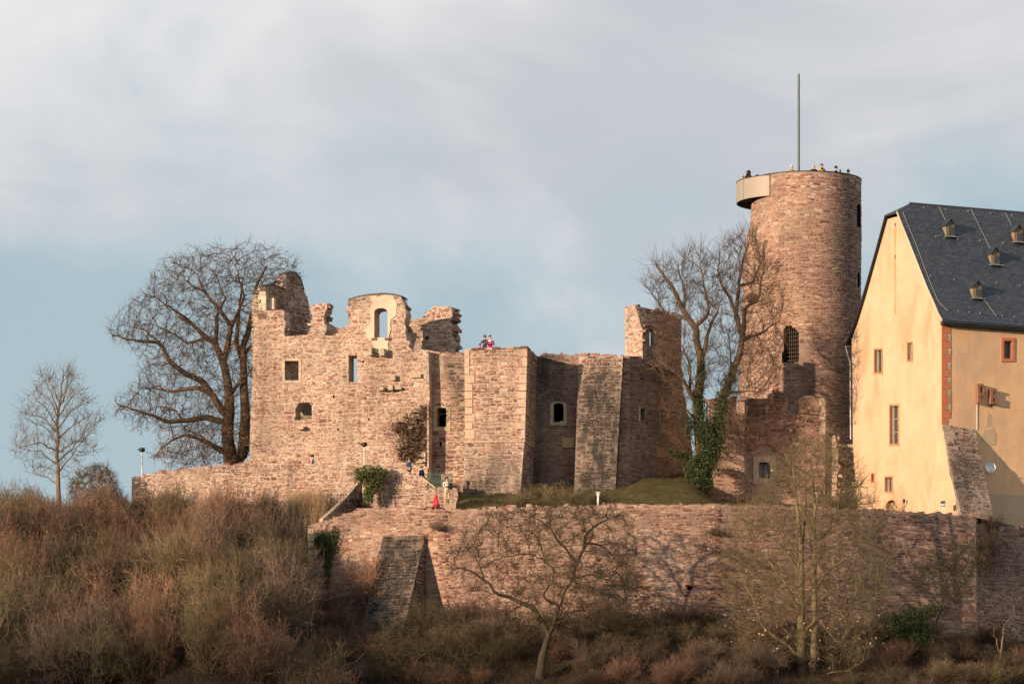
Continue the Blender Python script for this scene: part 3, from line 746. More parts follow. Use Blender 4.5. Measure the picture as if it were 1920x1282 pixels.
def tp(px, py, r):
    if py < 420: return .9 if r.random() < .13 else 0
    return .9 if r.random() < .015 else 0
ms.lay(TM, [(U0, ZB + .05), (U1, ZB + .05), (U1, ZT - .02), (U0, ZT - .02)], [TWIN, SL1, SL2], seed=61, tone=(.40, .19), h=(.11, .22), w=(.2, .55), sfn=lambda a, b: max(0, st_t(a, b)), pfn=tp)
ms.finish()
# recesses behind the openings and the iron grate
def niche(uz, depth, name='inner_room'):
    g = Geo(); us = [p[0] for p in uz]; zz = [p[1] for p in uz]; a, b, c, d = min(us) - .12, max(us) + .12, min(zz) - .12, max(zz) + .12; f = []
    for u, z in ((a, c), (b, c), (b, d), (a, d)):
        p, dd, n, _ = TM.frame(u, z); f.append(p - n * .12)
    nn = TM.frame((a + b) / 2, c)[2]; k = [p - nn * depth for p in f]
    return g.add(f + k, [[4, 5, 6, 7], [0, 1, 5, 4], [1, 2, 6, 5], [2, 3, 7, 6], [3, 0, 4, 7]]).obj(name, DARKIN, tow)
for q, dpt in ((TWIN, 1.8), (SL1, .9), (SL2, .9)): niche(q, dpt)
g = Geo(); us = [p[0] for p in TWIN]; zz = [p[1] for p in TWIN]
for i in range(5):
    u = us[0] + (us[1] - us[0]) * (.35 + .13 * i); p, d, n, _ = TM.frame(u, zz[0]); g.tube([p - n * .3, p - n * .3 + UP * (max(zz) - zz[0])], .022, 4)
for i in range(8):
    z = zz[0] + .15 + i * .26; p, d, n, _ = TM.frame(us[0] + (us[1] - us[0]) * .62, z); g.tube([p - n * .3 - d * .42, p - n * .3 + d * .42], .02, 4)
g.obj('iron_grate', plain('rusty_grate', (.11, .085, .07), .7, .2), tow)
g = Geo(); g.tube([TM.frame(-TR * 1.02, zat(y_, 366))[0] + EX * -.25 for y_ in (560, 566, 575)], [.2, .45, .3], 8); g.obj('broken_masonry', STONE, tow)

bal = thing('viewing_balcony', Vector((xat(1420, 364), 364, zat(385, 364))), 'curved sheet metal viewing balcony clinging to the left side of the round tower top', 'balcony')
BC = Vector((xat(1473, 366.35), 366.35, 0)); BR = 92.5 / F * 365.4; ZB0, ZB1 = zat(377, 365.4), zat(339, 365.4)
A0, A1 = R(-21.5), R(-165)
edges = [A0, R(-61), R(-118), A1]
for a, b in zip(edges[:-1], edges[1:]): ringband(BR - .04, BR, ZB0, ZB1, a - .006, b + .006, 14, BC).obj('cladding_panel', GREYMETAL, bal)
g = Geo(); n = 30
for z in (ZB0 + .05, ZB0 + .22):
    v = [BC + Vector((0, 0, z))] + [BC + Vector((math.sin(a), -math.cos(a), 0)) * (BR - .05) + Vector((0, 0, z)) for a in (A0 + (A1 - A0) * i / n for i in range(n + 1))]
    g.add(v, [[0, i, i + 1] for i in range(1, n + 1)])
g.obj('floor_deck', SLATE_F, bal)
ringband(BR - .07, BR + .02, ZB1, ZB1 + .05, A0, A1, 30, BC).obj('hand_rail', DARKIRON, bal)
g = Geo()
for a in (-60, -95, -130): dd = Vector((math.sin(R(a)), -math.cos(R(a)), 0)); g.tube([BC + dd * (BR - .2) + UP * (ZB0 + .02), BC + dd * .6 + UP * (ZB0 + .02)], .07, 4)
g.obj('steel_bracket', DARKIRON, bal)
fp = thing('flagpole', TC + UP * (ZT - 1.14), 'tall bare flagpole without a flag standing on the round tower', 'flagpole')
g = Geo(); b = Vector((xat(1497.5, 365.6), 365.6, ZT - 1.14)); g.tube([b, b + UP * (zat(139, 365.6) - b.z)], [.085, .075], 10); g.obj('pole', plain('dark_painted_steel', (.10, .115, .11), .5, .2), fp)
Geo().box(b + UP * .06, EX, EY, UP, .5, .5, .12).obj('base_plate', DARKIRON, fp)

# ------------------------------------------------------------------ gatehouse wall
gat = thing('gatehouse_wall', at(1445, 945, 355), 'battlemented red stone wall with one square window before the round tower', 'castle wall')
ms = Masonry(gat, 300)
G1 = Plane(1440, 355.2, 8)
out = [(1330, 1000), (1330, 748, 'r'), (1381, 746), (1381.5, 775.5), (1401.5, 775.5), (1402, 747), (1443, 746.5), (1446, 736), (1458, 731, 'r'), (1473, 736), (1476.5, 749), (1477.5, 777), (1497, 777.5), (1498, 752), (1504, 745), (1508, 741), (1524, 742), (1530, 746), (1547, 747), (1547, 816), (1547, 1000)]
WG = rect(1423, 866.5, 1444, 896.5)
PG1 = [(1357, 850), (1372, 832), (1397, 835), (1400, 870), (1402, 905), (1392, 885), (1370, 880)]; PG2 = [(1410, 915), (1430, 905), (1470, 915), (1488, 940), (1478, 948), (1412, 948)]
PG3 = [(1410, 862), (1413, 845), (1425, 838), (1458, 838), (1462, 862), (1462, 898), (1410, 898)]
sg = blob((1430, 765, 60, 25, .5), (1380, 800, 30, 60, .3), (1460, 740, 20, 10, .6), (1520, 790, 30, 30, .2))
wall(ms, G1, out, [WG], 1.1, 'wall', sg, seed=71, mat=MORTAR2, excl=[PG1, PG2, PG3], tone=(.32, .16), h=(.12, .22), w=(.25, .6))
PINKPL = plaster_material('pinkish_render', (.44, .31, .24), (.36, .245, .19), (.26, .16, .12), .6)
patch(G1, PG1, .03, 'plaster_patch', PINKPL, gat, .05, 5); patch(G1, PG2, .03, 'plaster_patch', PINKPL, gat, .05, 6)
ring(G1, WG, .38, .06, -.28, 'window_surround', SANDTRIM, gat)
pw = pbox(G1, 1423, 866.5, 1444, 896.5, -.24, -.28, 'window_pane', plain('dull_blue_shutter', (.13, .145, .165), .5), gat)
pbox(G1, 1433, 866.5, 1434.3, 896.5, -.2, -.25, 'glazing_bar', DARKIRON, gat)
for i in range(13):
    a = R(160 - i * 140 / 12); c0, z0 = G1.uz(1433, 848); p = G1.pos(c0 + math.cos(a) * .95, z0 + math.sin(a) * .75, .03)
    d = (G1.d * -math.sin(a) + UP * math.cos(a)); g = Geo(); g.box(p, d, G1.n, (G1.d * math.cos(a) + UP * math.sin(a)), .15, .12, .42); g.obj('voussoir', STONE, gat).color = (r_.uniform(.3, .6), 0, 0, 1)
for i in range(5): pbox(G1, 1536 + (i % 2) * 4, 747 + i * 13.6, 1547.3, 759.5 + i * 13.6, .08, -1.0, 'quoin', SANDTRIM, gat)
ms.finish()
rag = thing('broken_wall_stub', at(1575, 955, 353), 'low broken wall stub with a bright ragged edge between gatehouse wall and yellow house', 'castle wall')
ms = Masonry(rag, 120)
G2 = Plane(1550, 356.2, -14)
wall(ms, G2, [(1535, 1000), (1531, 880, 'r'), (1534, 830, 'r'), (1538, 815, 'r'), (1565, 815, 'r'), (1569, 836, 'r'), (1572, 850, 'r'), (1571, 1000)], [], .9, 'wall', seed=75, tone=(.6, .15), amp=.16)
G3 = Plane(1590, 356.9, 6)
wall(ms, G3, [(1560, 1000), (1562, 838), (1602, 834.5), (1604, 850), (1616, 960), (1618, 1000)], [], .6, 'side_wall', blob((1575, 850, 10, 12, .5), (1600, 930, 30, 40, .3)), seed=76, tone=(.38, .17))
pbox(G3, 1560, 833, 1604, 838, .12, -.7, 'coping_stone', SANDTRIM, rag)
ms.finish()

# ------------------------------------------------------------------ retaining wall, its buttress, the upper terrace wall and the stair
ret = thing('retaining_wall', at(1000, 1160, 337.5), 'long lower retaining wall of reddish rubble stone running across the whole slope below the castle', 'wall')
ms = Masonry(ret, 300)
S1 = Plane(830, 337.5, -21); S2 = Plane(830, 337.5, -4); Ye = S2.hit(1340, 1000).y
S3 = Plane(1340, Ye, 17); Yf = S3.hit(1830, 1000).y; S4 = Plane(1830, Yf, 46)
sr = blob((700, 1150, 90, 40, .5), (640, 1130, 50, 50, .35), (1640, 1090, 50, 60, .6), (1640, 1020, 30, 30, .3), (830, 975, 12, 8, .6), (1340, 993, 16, 6, .5), (1000, 975, 300, 14, .28), (1550, 975, 300, 14, .38), (1870, 1060, 50, 40, .5), (640, 965, 60, 12, .3))
def pr(px, py, r):
    if 1210 < px < 1258 and 990 < py < 1150: return .85 if r.random() < .42 else 0
    if 1808 < px < 1834 and 1000 < py < 1100: return .85 if r.random() < .6 else 0
    if px < 600: return .5 if r.random() < .3 else 0
    return r.uniform(.6, .95) if r.random() < .045 else 0
kw = dict(tone=(.31, .21), h=(.11, .24), w=(.2, .6), pfn=pr, sfn=sr)
wall(ms, S1, [(577, 1215), (577, 986), (600, 978, 'r'), (640, 967, 'r'), (680, 955, 'r'), (720, 953, 'r'), (786, 954, 'r'), (830, 956), (830, 1215)], [], 1.1, 'wall', lay_outline=[(578, 1215), (578, 988), (600, 980), (640, 969), (680, 957), (720, 955), (842, 957), (842, 1215)], seed=81, mat=MORTAR2, amp=.05, **kw)
wall(ms, S2, [(830, 1215), (830, 956, 'r'), (1000, 950, 'r'), (1150, 946, 'r'), (1340, 946), (1340, 1215)], [rect(1288, 1097, 1297, 1105)], 1.1, 'wall', lay_outline=[(820, 1215), (820, 958), (1000, 952), (1150, 948), (1352, 948), (1352, 1215)], seed=82, mat=MORTAR2, amp=.05, **kw)
wall(ms, S3, [(1340, 1215), (1340, 946, 'r'), (1500, 950, 'r'), (1612, 955, 'r'), (1700, 960, 'r'), (1800, 965, 'r'), (1831, 969), (1831, 1250)], [], 1.1, 'wall', lay_outline=[(1328, 1215), (1328, 948), (1500, 952), (1612, 957), (1700, 962), (1800, 967), (1833, 971), (1833, 1250)], seed=83, mat=MORTAR2, amp=.05, **kw)
wall(ms, S4, [(1829, 1260), (1829, 985, 'r'), (1870, 986, 'r'), (1920, 988, 'r'), (2090, 998), (2090, 1290)], [], 1.1, 'wall', seed=84, mat=MORTAR2, amp=.05, **kw)
chamber(S2, 1288, 1097, 1297, 1105, .8, ret, -.5); pbox(S2, 1285, 1096, 1299, 1099, .3, -.1, 'drip_stone', STONE, ret)
tl, tr = S1.hit(718, 1005, .06), S1.hit(797, 1003, .06); dn = S1.n * 3.9
hexa(ms, 'buttress', [Vector((tl.x, tl.y, zat(1215, 338))) + dn, Vector((tr.x, tr.y, zat(1215, 338))) + dn, tr, tl], S1.n * -4.0, lambda a, b: 1.0, seed=87, right=False, mat=MORTAR2, proud=(.01, .11), tone=(.3, .2), pfn=lambda a, b, r: (.7 if (r.random() < .07) else 0))
bR = Quad(Vector((tr.x, tr.y, zat(1215, 338))) + dn, Vector((tr.x, tr.y, zat(1215, 338))), tr + S1.n * -.05, tr)
ms.lay(bR, bR.poly(), seed=88, tone=(.4, .15), sfn=lambda a, b: .25)
for i in range(5): pbox(S1, 578 + 0, 990 + i * 13, 590 + (i % 2) * 9, 1001 + i * 13, .07, -.3, 'quoin', SANDTRIM, ret)
ms.finish()

ter = thing('terrace_wall', at(450, 950, 345.5), 'low crumbling upper terrace wall of rubble in front of the big oak and the roofless ruin', 'wall')
ms = Masonry(ter, 250)
K1 = Plane(470, 345, -9)
wall(ms, K1, [(246.5, 1010), (247, 894, 'r'), (300, 885, 'r'), (380, 875, 'r'), (470, 868, 'r'), (560, 869, 'r'), (640, 873, 'r'), (667, 876, 'r'), (676, 906, 'r'), (650, 935, 'r'), (625, 960, 'r'), (606, 1010)], [], .9, 'wall', blob((470, 880, 250, 8, .4), (640, 940, 25, 30, .3), (660, 885, 15, 12, .4)), seed=91, tone=(.5, .18), h=(.13, .28), w=(.18, .45), amp=.06, gap=.045)
pe = K1.hit(674, 905); K1b = Plane(674, pe.y - .2, 55)
wall(ms, K1b, [(674, 903), (684, 945), (640, 975), (606, 1010), (606, 972), (625, 956), (650, 932)], [], .3, 'end_wall', blob((640, 950, 40, 40, .6)), seed=92, tone=(.3, .15))
ms.finish()
sta = thing('stair_wall', at(760, 950, 342.5), 'sloping stone stair wall with ivy at its upper end, left of the gate with the walkers', 'wall')
ms = Masonry(sta, 200)
K2 = Plane(760, 343.2, -10)
wall(ms, K2, [(676, 1000), (680, 890), (700, 884, 'r'), (725, 876, 'r'), (758, 878, 'r'), (790, 897, 'r'), (817, 918), (820, 1000)], [], .7, 'wall', blob((760, 930, 50, 20, .3), (700, 900, 20, 40, .3)), seed=95, tone=(.5, .17), h=(.1, .2), w=(.18, .5), amp=.05)
cope_pts = [(790, 896), (817, 917)]; (ua, za), (ub, zb) = K2.uz(*cope_pts[0]), K2.uz(*cope_pts[1]); g = Geo(); v = []
for u, z in ((ua, za), (ub, zb)):
    for o_, dz_ in ((.06, .0), (.06, .12), (-.76, .12), (-.76, .0)): v.append(K2.pos(u, z + dz_, o_))
g.add(v, [[0, 4, 5, 1], [1, 5, 6, 2], [2, 6, 7, 3], [3, 7, 4, 0], [0, 1, 2, 3], [4, 7, 6, 5]]).obj('coping_stone', SANDTRIM, sta)
K3 = Plane(740, 341.2, -10)
for i, (y0, y1, o_) in enumerate(((948, 953, -.5), (953.4, 959, -.15), (959.4, 985, .2))): pbox(K3, 664 - i * 3, y0, 796, y1, o_, o_ - 1.0, 'step', STONE, sta).color = (.5, .1, .2, 1)
ms.finish()
lan = thing('gate_pier', at(846, 950, 341), 'small curved pale stone pier and landing beside the walkers at the gate', 'wall')
ms = Masonry(lan, 60)
K4 = Plane(842, 341.5, 6)
wall(ms, K4, [(819, 1000), (820, 913), (846, 913), (857, 915), (859, 930), (855, 945), (848, 1000)], [], .5, 'wall', seed=97, tone=(.55, .12), h=(.12, .22), w=(.2, .4))
g = Geo(); g.box((xat(832, 340.5), 340.5, zat(948, 340.5) - .35), EX, EY, UP, 1.5, 1.6, .7); o = g.obj('landing_slab', STONE, lan); o.color = (.55, 0, .2, 1)
ms.finish()
fen = thing('wire_gate', at(826, 915, 343), 'thin green wire mesh gate on the bank above the walkers', 'gate')
FP = Plane(826, 343.0, 5)
for x in (801, 819.5, 848): pbox(FP, x - .6, 887, x + .6, 918, .02, -.02, 'post', plain('green_steel', (.09, .14, .11), .5, .2) if x == 801 else bpy.data.materials['green_steel'], fen)
g = Geo()
for y_ in (888, 901, 914): pbox(FP, 801, y_ - .25, 848, y_ + .25, .01, -.01, '', None, None, g)
g.obj('rail', bpy.data.materials['green_steel'], fen); g = Geo()
for i in range(24): pbox(FP, 801 + i * 2, 888, 801.22 + i * 2, 914, .006, -.006, '', None, None, g)
for i in range(12): pbox(FP, 801, 889 + i * 2.1, 848, 889.22 + i * 2.1, .006, -.006, '', None, None, g)
g.obj('wire_mesh', bpy.data.materials['green_steel'], fen)
# ------------------------------------------------------------------ yellow house
GP = Plane(1765, 346, -65); LP = Plane(1765, 346, 25)
HC = Vector((xat(1765, 346), 346, 0)); gd = Vector((-math.cos(R(65)), math.sin(R(65)), 0)); ed = Vector((math.cos(R(25)), math.sin(R(25)), 0)); ln = LP.n
hou = thing('yellow_house', Vector((HC.x, HC.y, zat(985, 346))), 'tall ochre plastered house with steep dark slate roof and red corner stones', 'house')
def gp(w, z, out_=0.0): return HC + gd * w + GP.n * out_ + UP * z
gw = [rect(1640.5, 656, 1653.5, 698), rect(1702.5, 643, 1710.5, 675), rect(1669.5, 761, 1684.5, 832), rect(1634.5, 888, 1639, 903), rect(1660.5, 895, 1672.5, 921), arch(1662.5, 937, 1683, 968, 12), rect(1676.7, 418, 1680, 425), rect(1676.7, 478, 1680, 486)]
gout = [(1612, 1000), (1606, 935), (1599, 830), (1597, 700), (1597, 636), (1610, 601), (1625, 551), (1645, 481), (1664.5, 411), (1675, 408), (1685.5, 405.5), (1712, 471), (1742, 546), (1757, 577), (1764.5, 594), (1764, 800), (1770, 835), (1780, 880), (1790, 925), (1800, 968), (1803, 1000)]
slab('gable_wall', GP, [GP.uz(*p) for p in gout], [[GP.uz(*p) for p in h] for h in gw], .6, YELLOW, hou, grid=1.2, wob=.012, seed=6)
lw = [rect(1882, 639, 1897, 672)]
zb = zat(1000, 346); zt_ = 53.05
lo_ = [(.002, zb), (16, zb), (16, zt_), (.002, zt_)]
slab('side_wall', LP, lo_, [[LP.uz(*p) for p in h] for h in lw], .6, YELLOW2, hou, grid=1.2, wob=.012, seed=7)
g = Geo(); c = [HC + gd * 11.4, HC + gd * 11.4 + ed * 16, HC + ed * 16]
for a, b in ((c[0] + ed * .3, c[1]), (c[1], c[2])): g.add([a + UP * zb, b + UP * zb, b + UP * 53, a + UP * 53], [[0, 1, 2, 3]])
g.add([c[2] + UP * 53, c[1] + UP * 53, HC + gd * 6.1 + ed * 16 + UP * 60.6], [[0, 1, 2]]); g.obj('rear_wall', YELLOW2, hou)
slab('new_plaster_band', LP, [(2.8, zb), (15.9, zb), (15.9, LP.uz(1920, 925)[1] + .0), (2.8, LP.uz(1850, 925)[1])], [], .03, plaster_material('fresh_plaster', (.56, .42, .26), (.5, .37, .225), (.36, .28, .19), .3), hou, grid=0, wob=0, off=.02)
# roof profile: distance across the gable from the right corner, height
PR = [(-.42, 52.66), (.10, 53.18), (.60, 53.85), (1.55, 55.02), (3.58, 57.83), (5.36, 60.27), (6.1, 60.95)]
PL = [(6.1, 60.95), (6.88, 60.27), (8.2, 58.12), (9.6, 55.98), (10.66, 54.42), (11.6, 53.35), (12.15, 52.85)]
T0 = -.16
def tmin(w): return T0 + max(0.0, (w - 5.36) / .74) * 1.3 if w <= 6.1 else T0 + max(0.0, (6.88 - w) / .78) * 1.3
def rp(w, z, t, up=0.0): return HC + gd * w + ed * t + UP * (z + up)
arc = [0.0]
for a, b in zip(PR[:-1], PR[1:]): arc.append(arc[-1] + math.hypot(b[0] - a[0], b[1] - a[1]))
def prof(s):
    w = float(np.interp(s, arc, [p[0] for p in PR])); z = float(np.interp(s, arc, [p[1] for p in PR])); return w, z
TEND = 16.4
def roof_sheet(P, name):
    g = Geo()
    for a, b in zip(P[:-1], P[1:]):
        ta, tb = tmin(a[0]), tmin(b[0])
        v = [rp(*a, ta), rp(*a, TEND), rp(*b, TEND), rp(*b, tb)]; v += [p - UP * .14 for p in v]
        g.add(v, [[0, 1, 2, 3], [7, 6, 5, 4], [0, 3, 7, 4], [0, 4, 5, 1], [1, 5, 6, 2], [2, 6, 7, 3]])
    return g.obj(name, SLATE, hou)
roof_sheet(PR, 'roof_right_slope'); roof_sheet(PL, 'roof_left_slope')
Geo().add([rp(5.36, 60.27, T0), rp(6.88, 60.27, T0), rp(6.1, 60.95, T0 + 1.3), rp(5.36, 60.15, T0), rp(6.88, 60.15, T0), rp(6.1, 60.8, T0 + 1.3)], [[0, 1, 2], [5, 4, 3], [0, 3, 4, 1]]).obj('half_hip', SLATE, hou)
r_ = random.Random(9); VV = []; FQ = []; AT = []; s = .0; row = 0
while s < arc[-1] - .05:
    e0, e1 = s, min(s + .34, arc[-1]); w0, z0 = prof(e0); w1, z1 = prof(e1); t = tmin(max(w0, w1)) + r_.uniform(0, .25); nrm = (UP * (w1 - w0) - gd * (z1 - z0)).normalized()
    while t < 13:
        wd = r_.uniform(.2, .32); b = len(VV); k = r_.uniform(.018, .034); j = r_.uniform(-.025, .01); sl = r_.uniform(.03, .09)
        a_, b_, c_, d_ = rp(w0, z0, t) + nrm * k, rp(w0, z0, t + wd - .012) + nrm * k, rp(w1, z1, t + wd - .012 + sl) + nrm * .006, rp(w1, z1, t + sl) + nrm * .006
        ddn = (rp(w0, z0, 0) - rp(w1, z1, 0)).normalized() * -j; a_ += ddn; b_ += ddn * .3
        VV += [a_, b_, c_, d_, a_ - nrm * k, b_ - nrm * k]; FQ += [[b, b + 1, b + 2, b + 3], [b + 4, b + 5, b + 1, b], [b + 4, b, b + 3, b + 3][:3]]
        AT += [(min(1, max(0, r_.gauss(.45, .15))), 0, 0)] * 6; t += wd
    s += .215; row += 1
o = mesh_obj('slates', VV, FQ, SLATE, hou, attr=AT); o['kind'] = 'stuff'
g = Geo()
for w, z, dz in ((6.1, 60.95, .03),): g.tube([rp(w, z + dz, T0 + 1.3), rp(w, z + dz, TEND)], .07, 5)
g.obj('ridge_capping', LEAD, hou)
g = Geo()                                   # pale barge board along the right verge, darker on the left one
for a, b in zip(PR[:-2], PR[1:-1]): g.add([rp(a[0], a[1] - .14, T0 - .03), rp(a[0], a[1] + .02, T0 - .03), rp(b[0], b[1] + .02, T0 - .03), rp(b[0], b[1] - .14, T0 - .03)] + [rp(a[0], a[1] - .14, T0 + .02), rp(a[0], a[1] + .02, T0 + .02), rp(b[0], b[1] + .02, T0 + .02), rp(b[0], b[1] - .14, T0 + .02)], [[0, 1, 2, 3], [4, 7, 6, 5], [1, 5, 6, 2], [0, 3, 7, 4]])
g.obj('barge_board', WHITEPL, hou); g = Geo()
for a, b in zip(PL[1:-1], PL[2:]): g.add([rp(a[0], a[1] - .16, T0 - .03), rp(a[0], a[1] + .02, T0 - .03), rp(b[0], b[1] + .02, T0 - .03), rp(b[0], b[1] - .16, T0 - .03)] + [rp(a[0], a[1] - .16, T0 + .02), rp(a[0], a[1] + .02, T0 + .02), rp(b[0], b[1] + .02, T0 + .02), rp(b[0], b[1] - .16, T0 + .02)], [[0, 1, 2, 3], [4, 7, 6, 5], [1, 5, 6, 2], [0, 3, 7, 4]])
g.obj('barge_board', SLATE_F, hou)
g = Geo(); a, b = rp(-.36, 52.56, T0 + .1), rp(-.36, 52.56, TEND); g.add([a - UP * .16, b - UP * .16, b + gd * .36 - UP * .16, a + gd * .36 - UP * .16, a, b, b + gd * .36 + UP * .3, a + gd * .36 + UP * .3], [[0, 1, 2, 3], [0, 4, 5, 1], [0, 3, 7, 4]]); g.obj('eaves_board', SLATE_F, hou)
g = Geo(); q = rp(12.1, 52.72, T0); g.tube([q + ed * .1, q + ed * 8], .07, 6); g.tube([q, q - UP * .25 - gd * .1, q - UP * .85 - gd * .42, q - UP * 1.05 - gd * .6, q - UP * 6 - gd * .66], .05, 6); g.obj('downpipe', GALV, hou)
def roof_hit(px, py, up=0.0):
    def f(s):
        w, z = prof(s); p = HC + gd * w; k = (px - 960) / F
        t = (k * p.y - p.x) / (ed.x - k * ed.y); q = p + ed * t; return q, z, YH - F * z / q.y, t
    lo, hi = 0.0, arc[-1]
    for _ in range(40):
        m = (lo + hi) / 2
        if f(m)[2] > py: lo = m
        else: hi = m
    q, z, _, t = f(lo); return Vector((q.x, q.y, z)), t, lo
# dormers
CHEEK = plain('beige_dormer_cheek', (.24, .19, .13), .9, 0, .5, 9)  # one beige tone for dormer fronts and cheeks, paler than the roof
for px, py in ((1781, 444), (1909, 454.5), (1866, 497), (1832, 559.5)):
    p, t, s_ = roof_hit(px, py); p = p + ln * .05; w_, h_, hr, dp = .62, .72, .34, 1.15
    D = bpy.data.objects.new('dormer', None); col.objects.link(D); WL[D] = p.copy(); D.location = p - WL[hou]; D.parent = hou
    def q(u, z, o): return p + ed * u + UP * z + ln * o
    g = Geo(); g.add([q(-w_ / 2, 0, .0), q(w_ / 2, 0, 0), q(w_ / 2, h_, 0), q(0, h_ + hr, 0), q(-w_ / 2, h_, 0)] + [q(-w_ / 2, 0, -dp), q(w_ / 2, 0, -dp), q(w_ / 2, h_, -dp), q(0, h_ + hr, -dp), q(-w_ / 2, h_, -dp)], [[0, 1, 2, 3, 4], [0, 4, 9, 5], [1, 6, 7, 2]])
    g.obj('cheeks', CHEEK, D)
    g = Geo(); ov = .08
    for sgn in (-1, 1): 
        v = [q(0, h_ + hr + .07, .12), q(sgn * (w_ / 2 + .09), h_ - .03, .12), q(sgn * (w_ / 2 + .09), h_ - .03, -dp), q(0, h_ + hr + .07, -dp)]; v += [x - UP * .05 for x in v]
        g.add(v, [[0, 1, 2, 3], [4, 5, 6, 7], [0, 1, 5, 4], [1, 2, 6, 5]])
    g.obj('dormer_roof', SLATE, D)
    g = Geo().box(q(.02, .36, .01), ed, ln, UP, .36, .06, .5).obj('window', WOOD, D)
    Geo().box(q(.02, .36, .035), ed, ln, UP, .27, .03, .40).obj('pane', GLASS, D)
    Geo().box(q(0, -.03, .12), ed, ln, UP, w_ + .25, .3, .05).obj('sill', GALV, D)
WIRE = plain('conductor_wire', (.42, .38, .32), .6)
def wire(pts, rad=.011, n=6):
    P = []
    for (x0, y0), (x1, y1) in zip(pts[:-1], pts[1:]):
        for i in range(n): P.append(roof_hit(x0 + (x1 - x0) * i / n, y0 + (y1 - y0) * i / n)[0] + ln * .05 + UP * .03)
    P.append(roof_hit(*pts[-1])[0] + ln * .05 + UP * .03); return Geo().tube(P, rad, 4).obj('conductor_wire', WIRE, hou)
wire([(1692, 399), (1716, 457), (1742, 527), (1758, 565), (1776, 584)]); wire([(1760, 389), (1773, 417)]); wire([(1820, 394), (1857, 469)]); wire([(1885, 400), (1896, 424)]); wire([(1838, 561), (1848, 567), (1867, 593)])
for px, py in ((1731, 391), (1772, 395), (1814, 398), (1856, 402), (1896, 405), (1754, 445), (1795, 450), (1836, 453), (1880, 457), (1788, 526), (1868, 532), (1911, 537), (1744, 519), (1796, 585), (1816, 587), (1837, 589), (1878, 593), (1901, 595)):
    p, t, s_ = roof_hit(px, py); Geo().box(p + ln * .06 + UP * .05, ed, ln, UP, .04, .06, .10).obj('snow_hook', GALV, hou)
# windows on both walls
def window(plane, hole, name='window', fw=.13, fmat=None, bars=((1, 0),), deep=.3, glass=None, proud=.035):
    P = [plane.uz(*p) for p in hole]; u0, u1 = min(p[0] for p in P), max(p[0] for p in P); z0, z1 = min(p[1] for p in P), max(p[1] for p in P)
    f = ring(plane, hole, fw, proud, -.12, name, fmat or REDSTONE, hou)
    g = Geo(); g.box(plane.pos((u0 + u1) / 2, (z0 + z1) / 2, -deep), plane.d, plane.n, UP, u1 - u0 + .02, .03, z1 - z0 + .02); pn = g.obj('pane', glass or GLASS, f)
    g = Geo(); W_ = min(.05, (u1 - u0) * .09)
    for sx in (u0 + W_ / 2, u1 - W_ / 2): g.box(plane.pos(sx, (z0 + z1) / 2, -deep + .04), plane.d, plane.n, UP, W_, .06, z1 - z0)
    for sz in (z0 + W_ / 2, z1 - W_ / 2): g.box(plane.pos((u0 + u1) / 2, sz, -deep + .04), plane.d, plane.n, UP, u1 - u0 - 2 * W_, .056, W_)
    nv, nh = bars
    for i in range(nv): g.box(plane.pos(u0 + (u1 - u0) * (i + 1) / (nv + 1), (z0 + z1) / 2, -deep + .03), plane.d, plane.n, UP, W_ * .8, .05, z1 - z0 - 2 * W_)
    for i in range(nh): g.box(plane.pos((u0 + u1) / 2, z0 + (z1 - z0) * (i + 1) / (nh + 1), -deep + .03), plane.d, plane.n, UP, u1 - u0 - 2 * W_, .046, W_ * .8)
    g.obj('sash', SASH, f); return f
SASH = plain('grey_sash', (.36, .31, .25), .6)
OLDRED = plain('weathered_red_frame', (.44, .23, .13), .85, 0, .3)
window(GP, gw[0], fmat=OLDRED, bars=(1, 0)); window(GP, gw[1], fmat=OLDRED, bars=(1, 0), fw=.1)
window(GP, gw[2], fmat=OLDRED, bars=(1, 2)); window(GP, gw[3], fmat=REDSTONE, bars=(0, 0), fw=.07); window(GP, gw[4], fmat=OLDRED, bars=(1, 0), fw=.11)
window(LP, lw[0], fmat=REDSTONE, bars=(0, 0), fw=.2, proud=.05)
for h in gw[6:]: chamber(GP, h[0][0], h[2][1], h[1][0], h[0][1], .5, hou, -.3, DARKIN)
patch(GP, [(1676, 426), (1680.5, 426), (1681, 478), (1675.5, 478)], .008, 'rust_streak', plaster_material('streaked_plaster', (.56, .36, .19), (.44, .25, .12), (.30, .16, .08), .8), hou, .02, 8)
patch(GP, [(1676, 487), (1680.5, 487), (1680, 590), (1677, 590)], .008, 'rust_streak', bpy.data.materials['streaked_plaster'], hou, .02, 9)
# arched gate with a timber brace
gt = ring(GP, gw[5], .16, .05, -.2, 'arched_gate', plain('pale_brown_trim', (.52, .33, .18), .85), hou)
P = [GP.uz(*p) for p in gw[5]]; u0, u1, z0, z1 = min(p[0] for p in P), max(p[0] for p in P), min(p[1] for p in P), max(p[1] for p in P)
g = Geo().box(GP.pos((u0 + u1) / 2, (z0 + z1) / 2, -.34), GP.d, GP.n, UP, u1 - u0 + .1, .06, z1 - z0 + .1); g.obj('door_leaf', WOOD, gt)
g = Geo(); a_ = math.atan2(z1 - z0, u1 - u0)
g.box(GP.pos((u0 + u1) / 2, (z0 + z1) / 2, -.27), GP.d * math.cos(-a_) + UP * math.sin(-a_), GP.n, UP * math.cos(a_) + GP.d * math.sin(a_), 2.0, .05, .12)
g.box(GP.pos((u0 + u1) / 2, (z0 + z1) / 2, -.272), GP.d, GP.n, UP, .1, .05, z1 - z0); g.obj('brace', plain('light_timber', (.40, .28, .17), .8), gt)
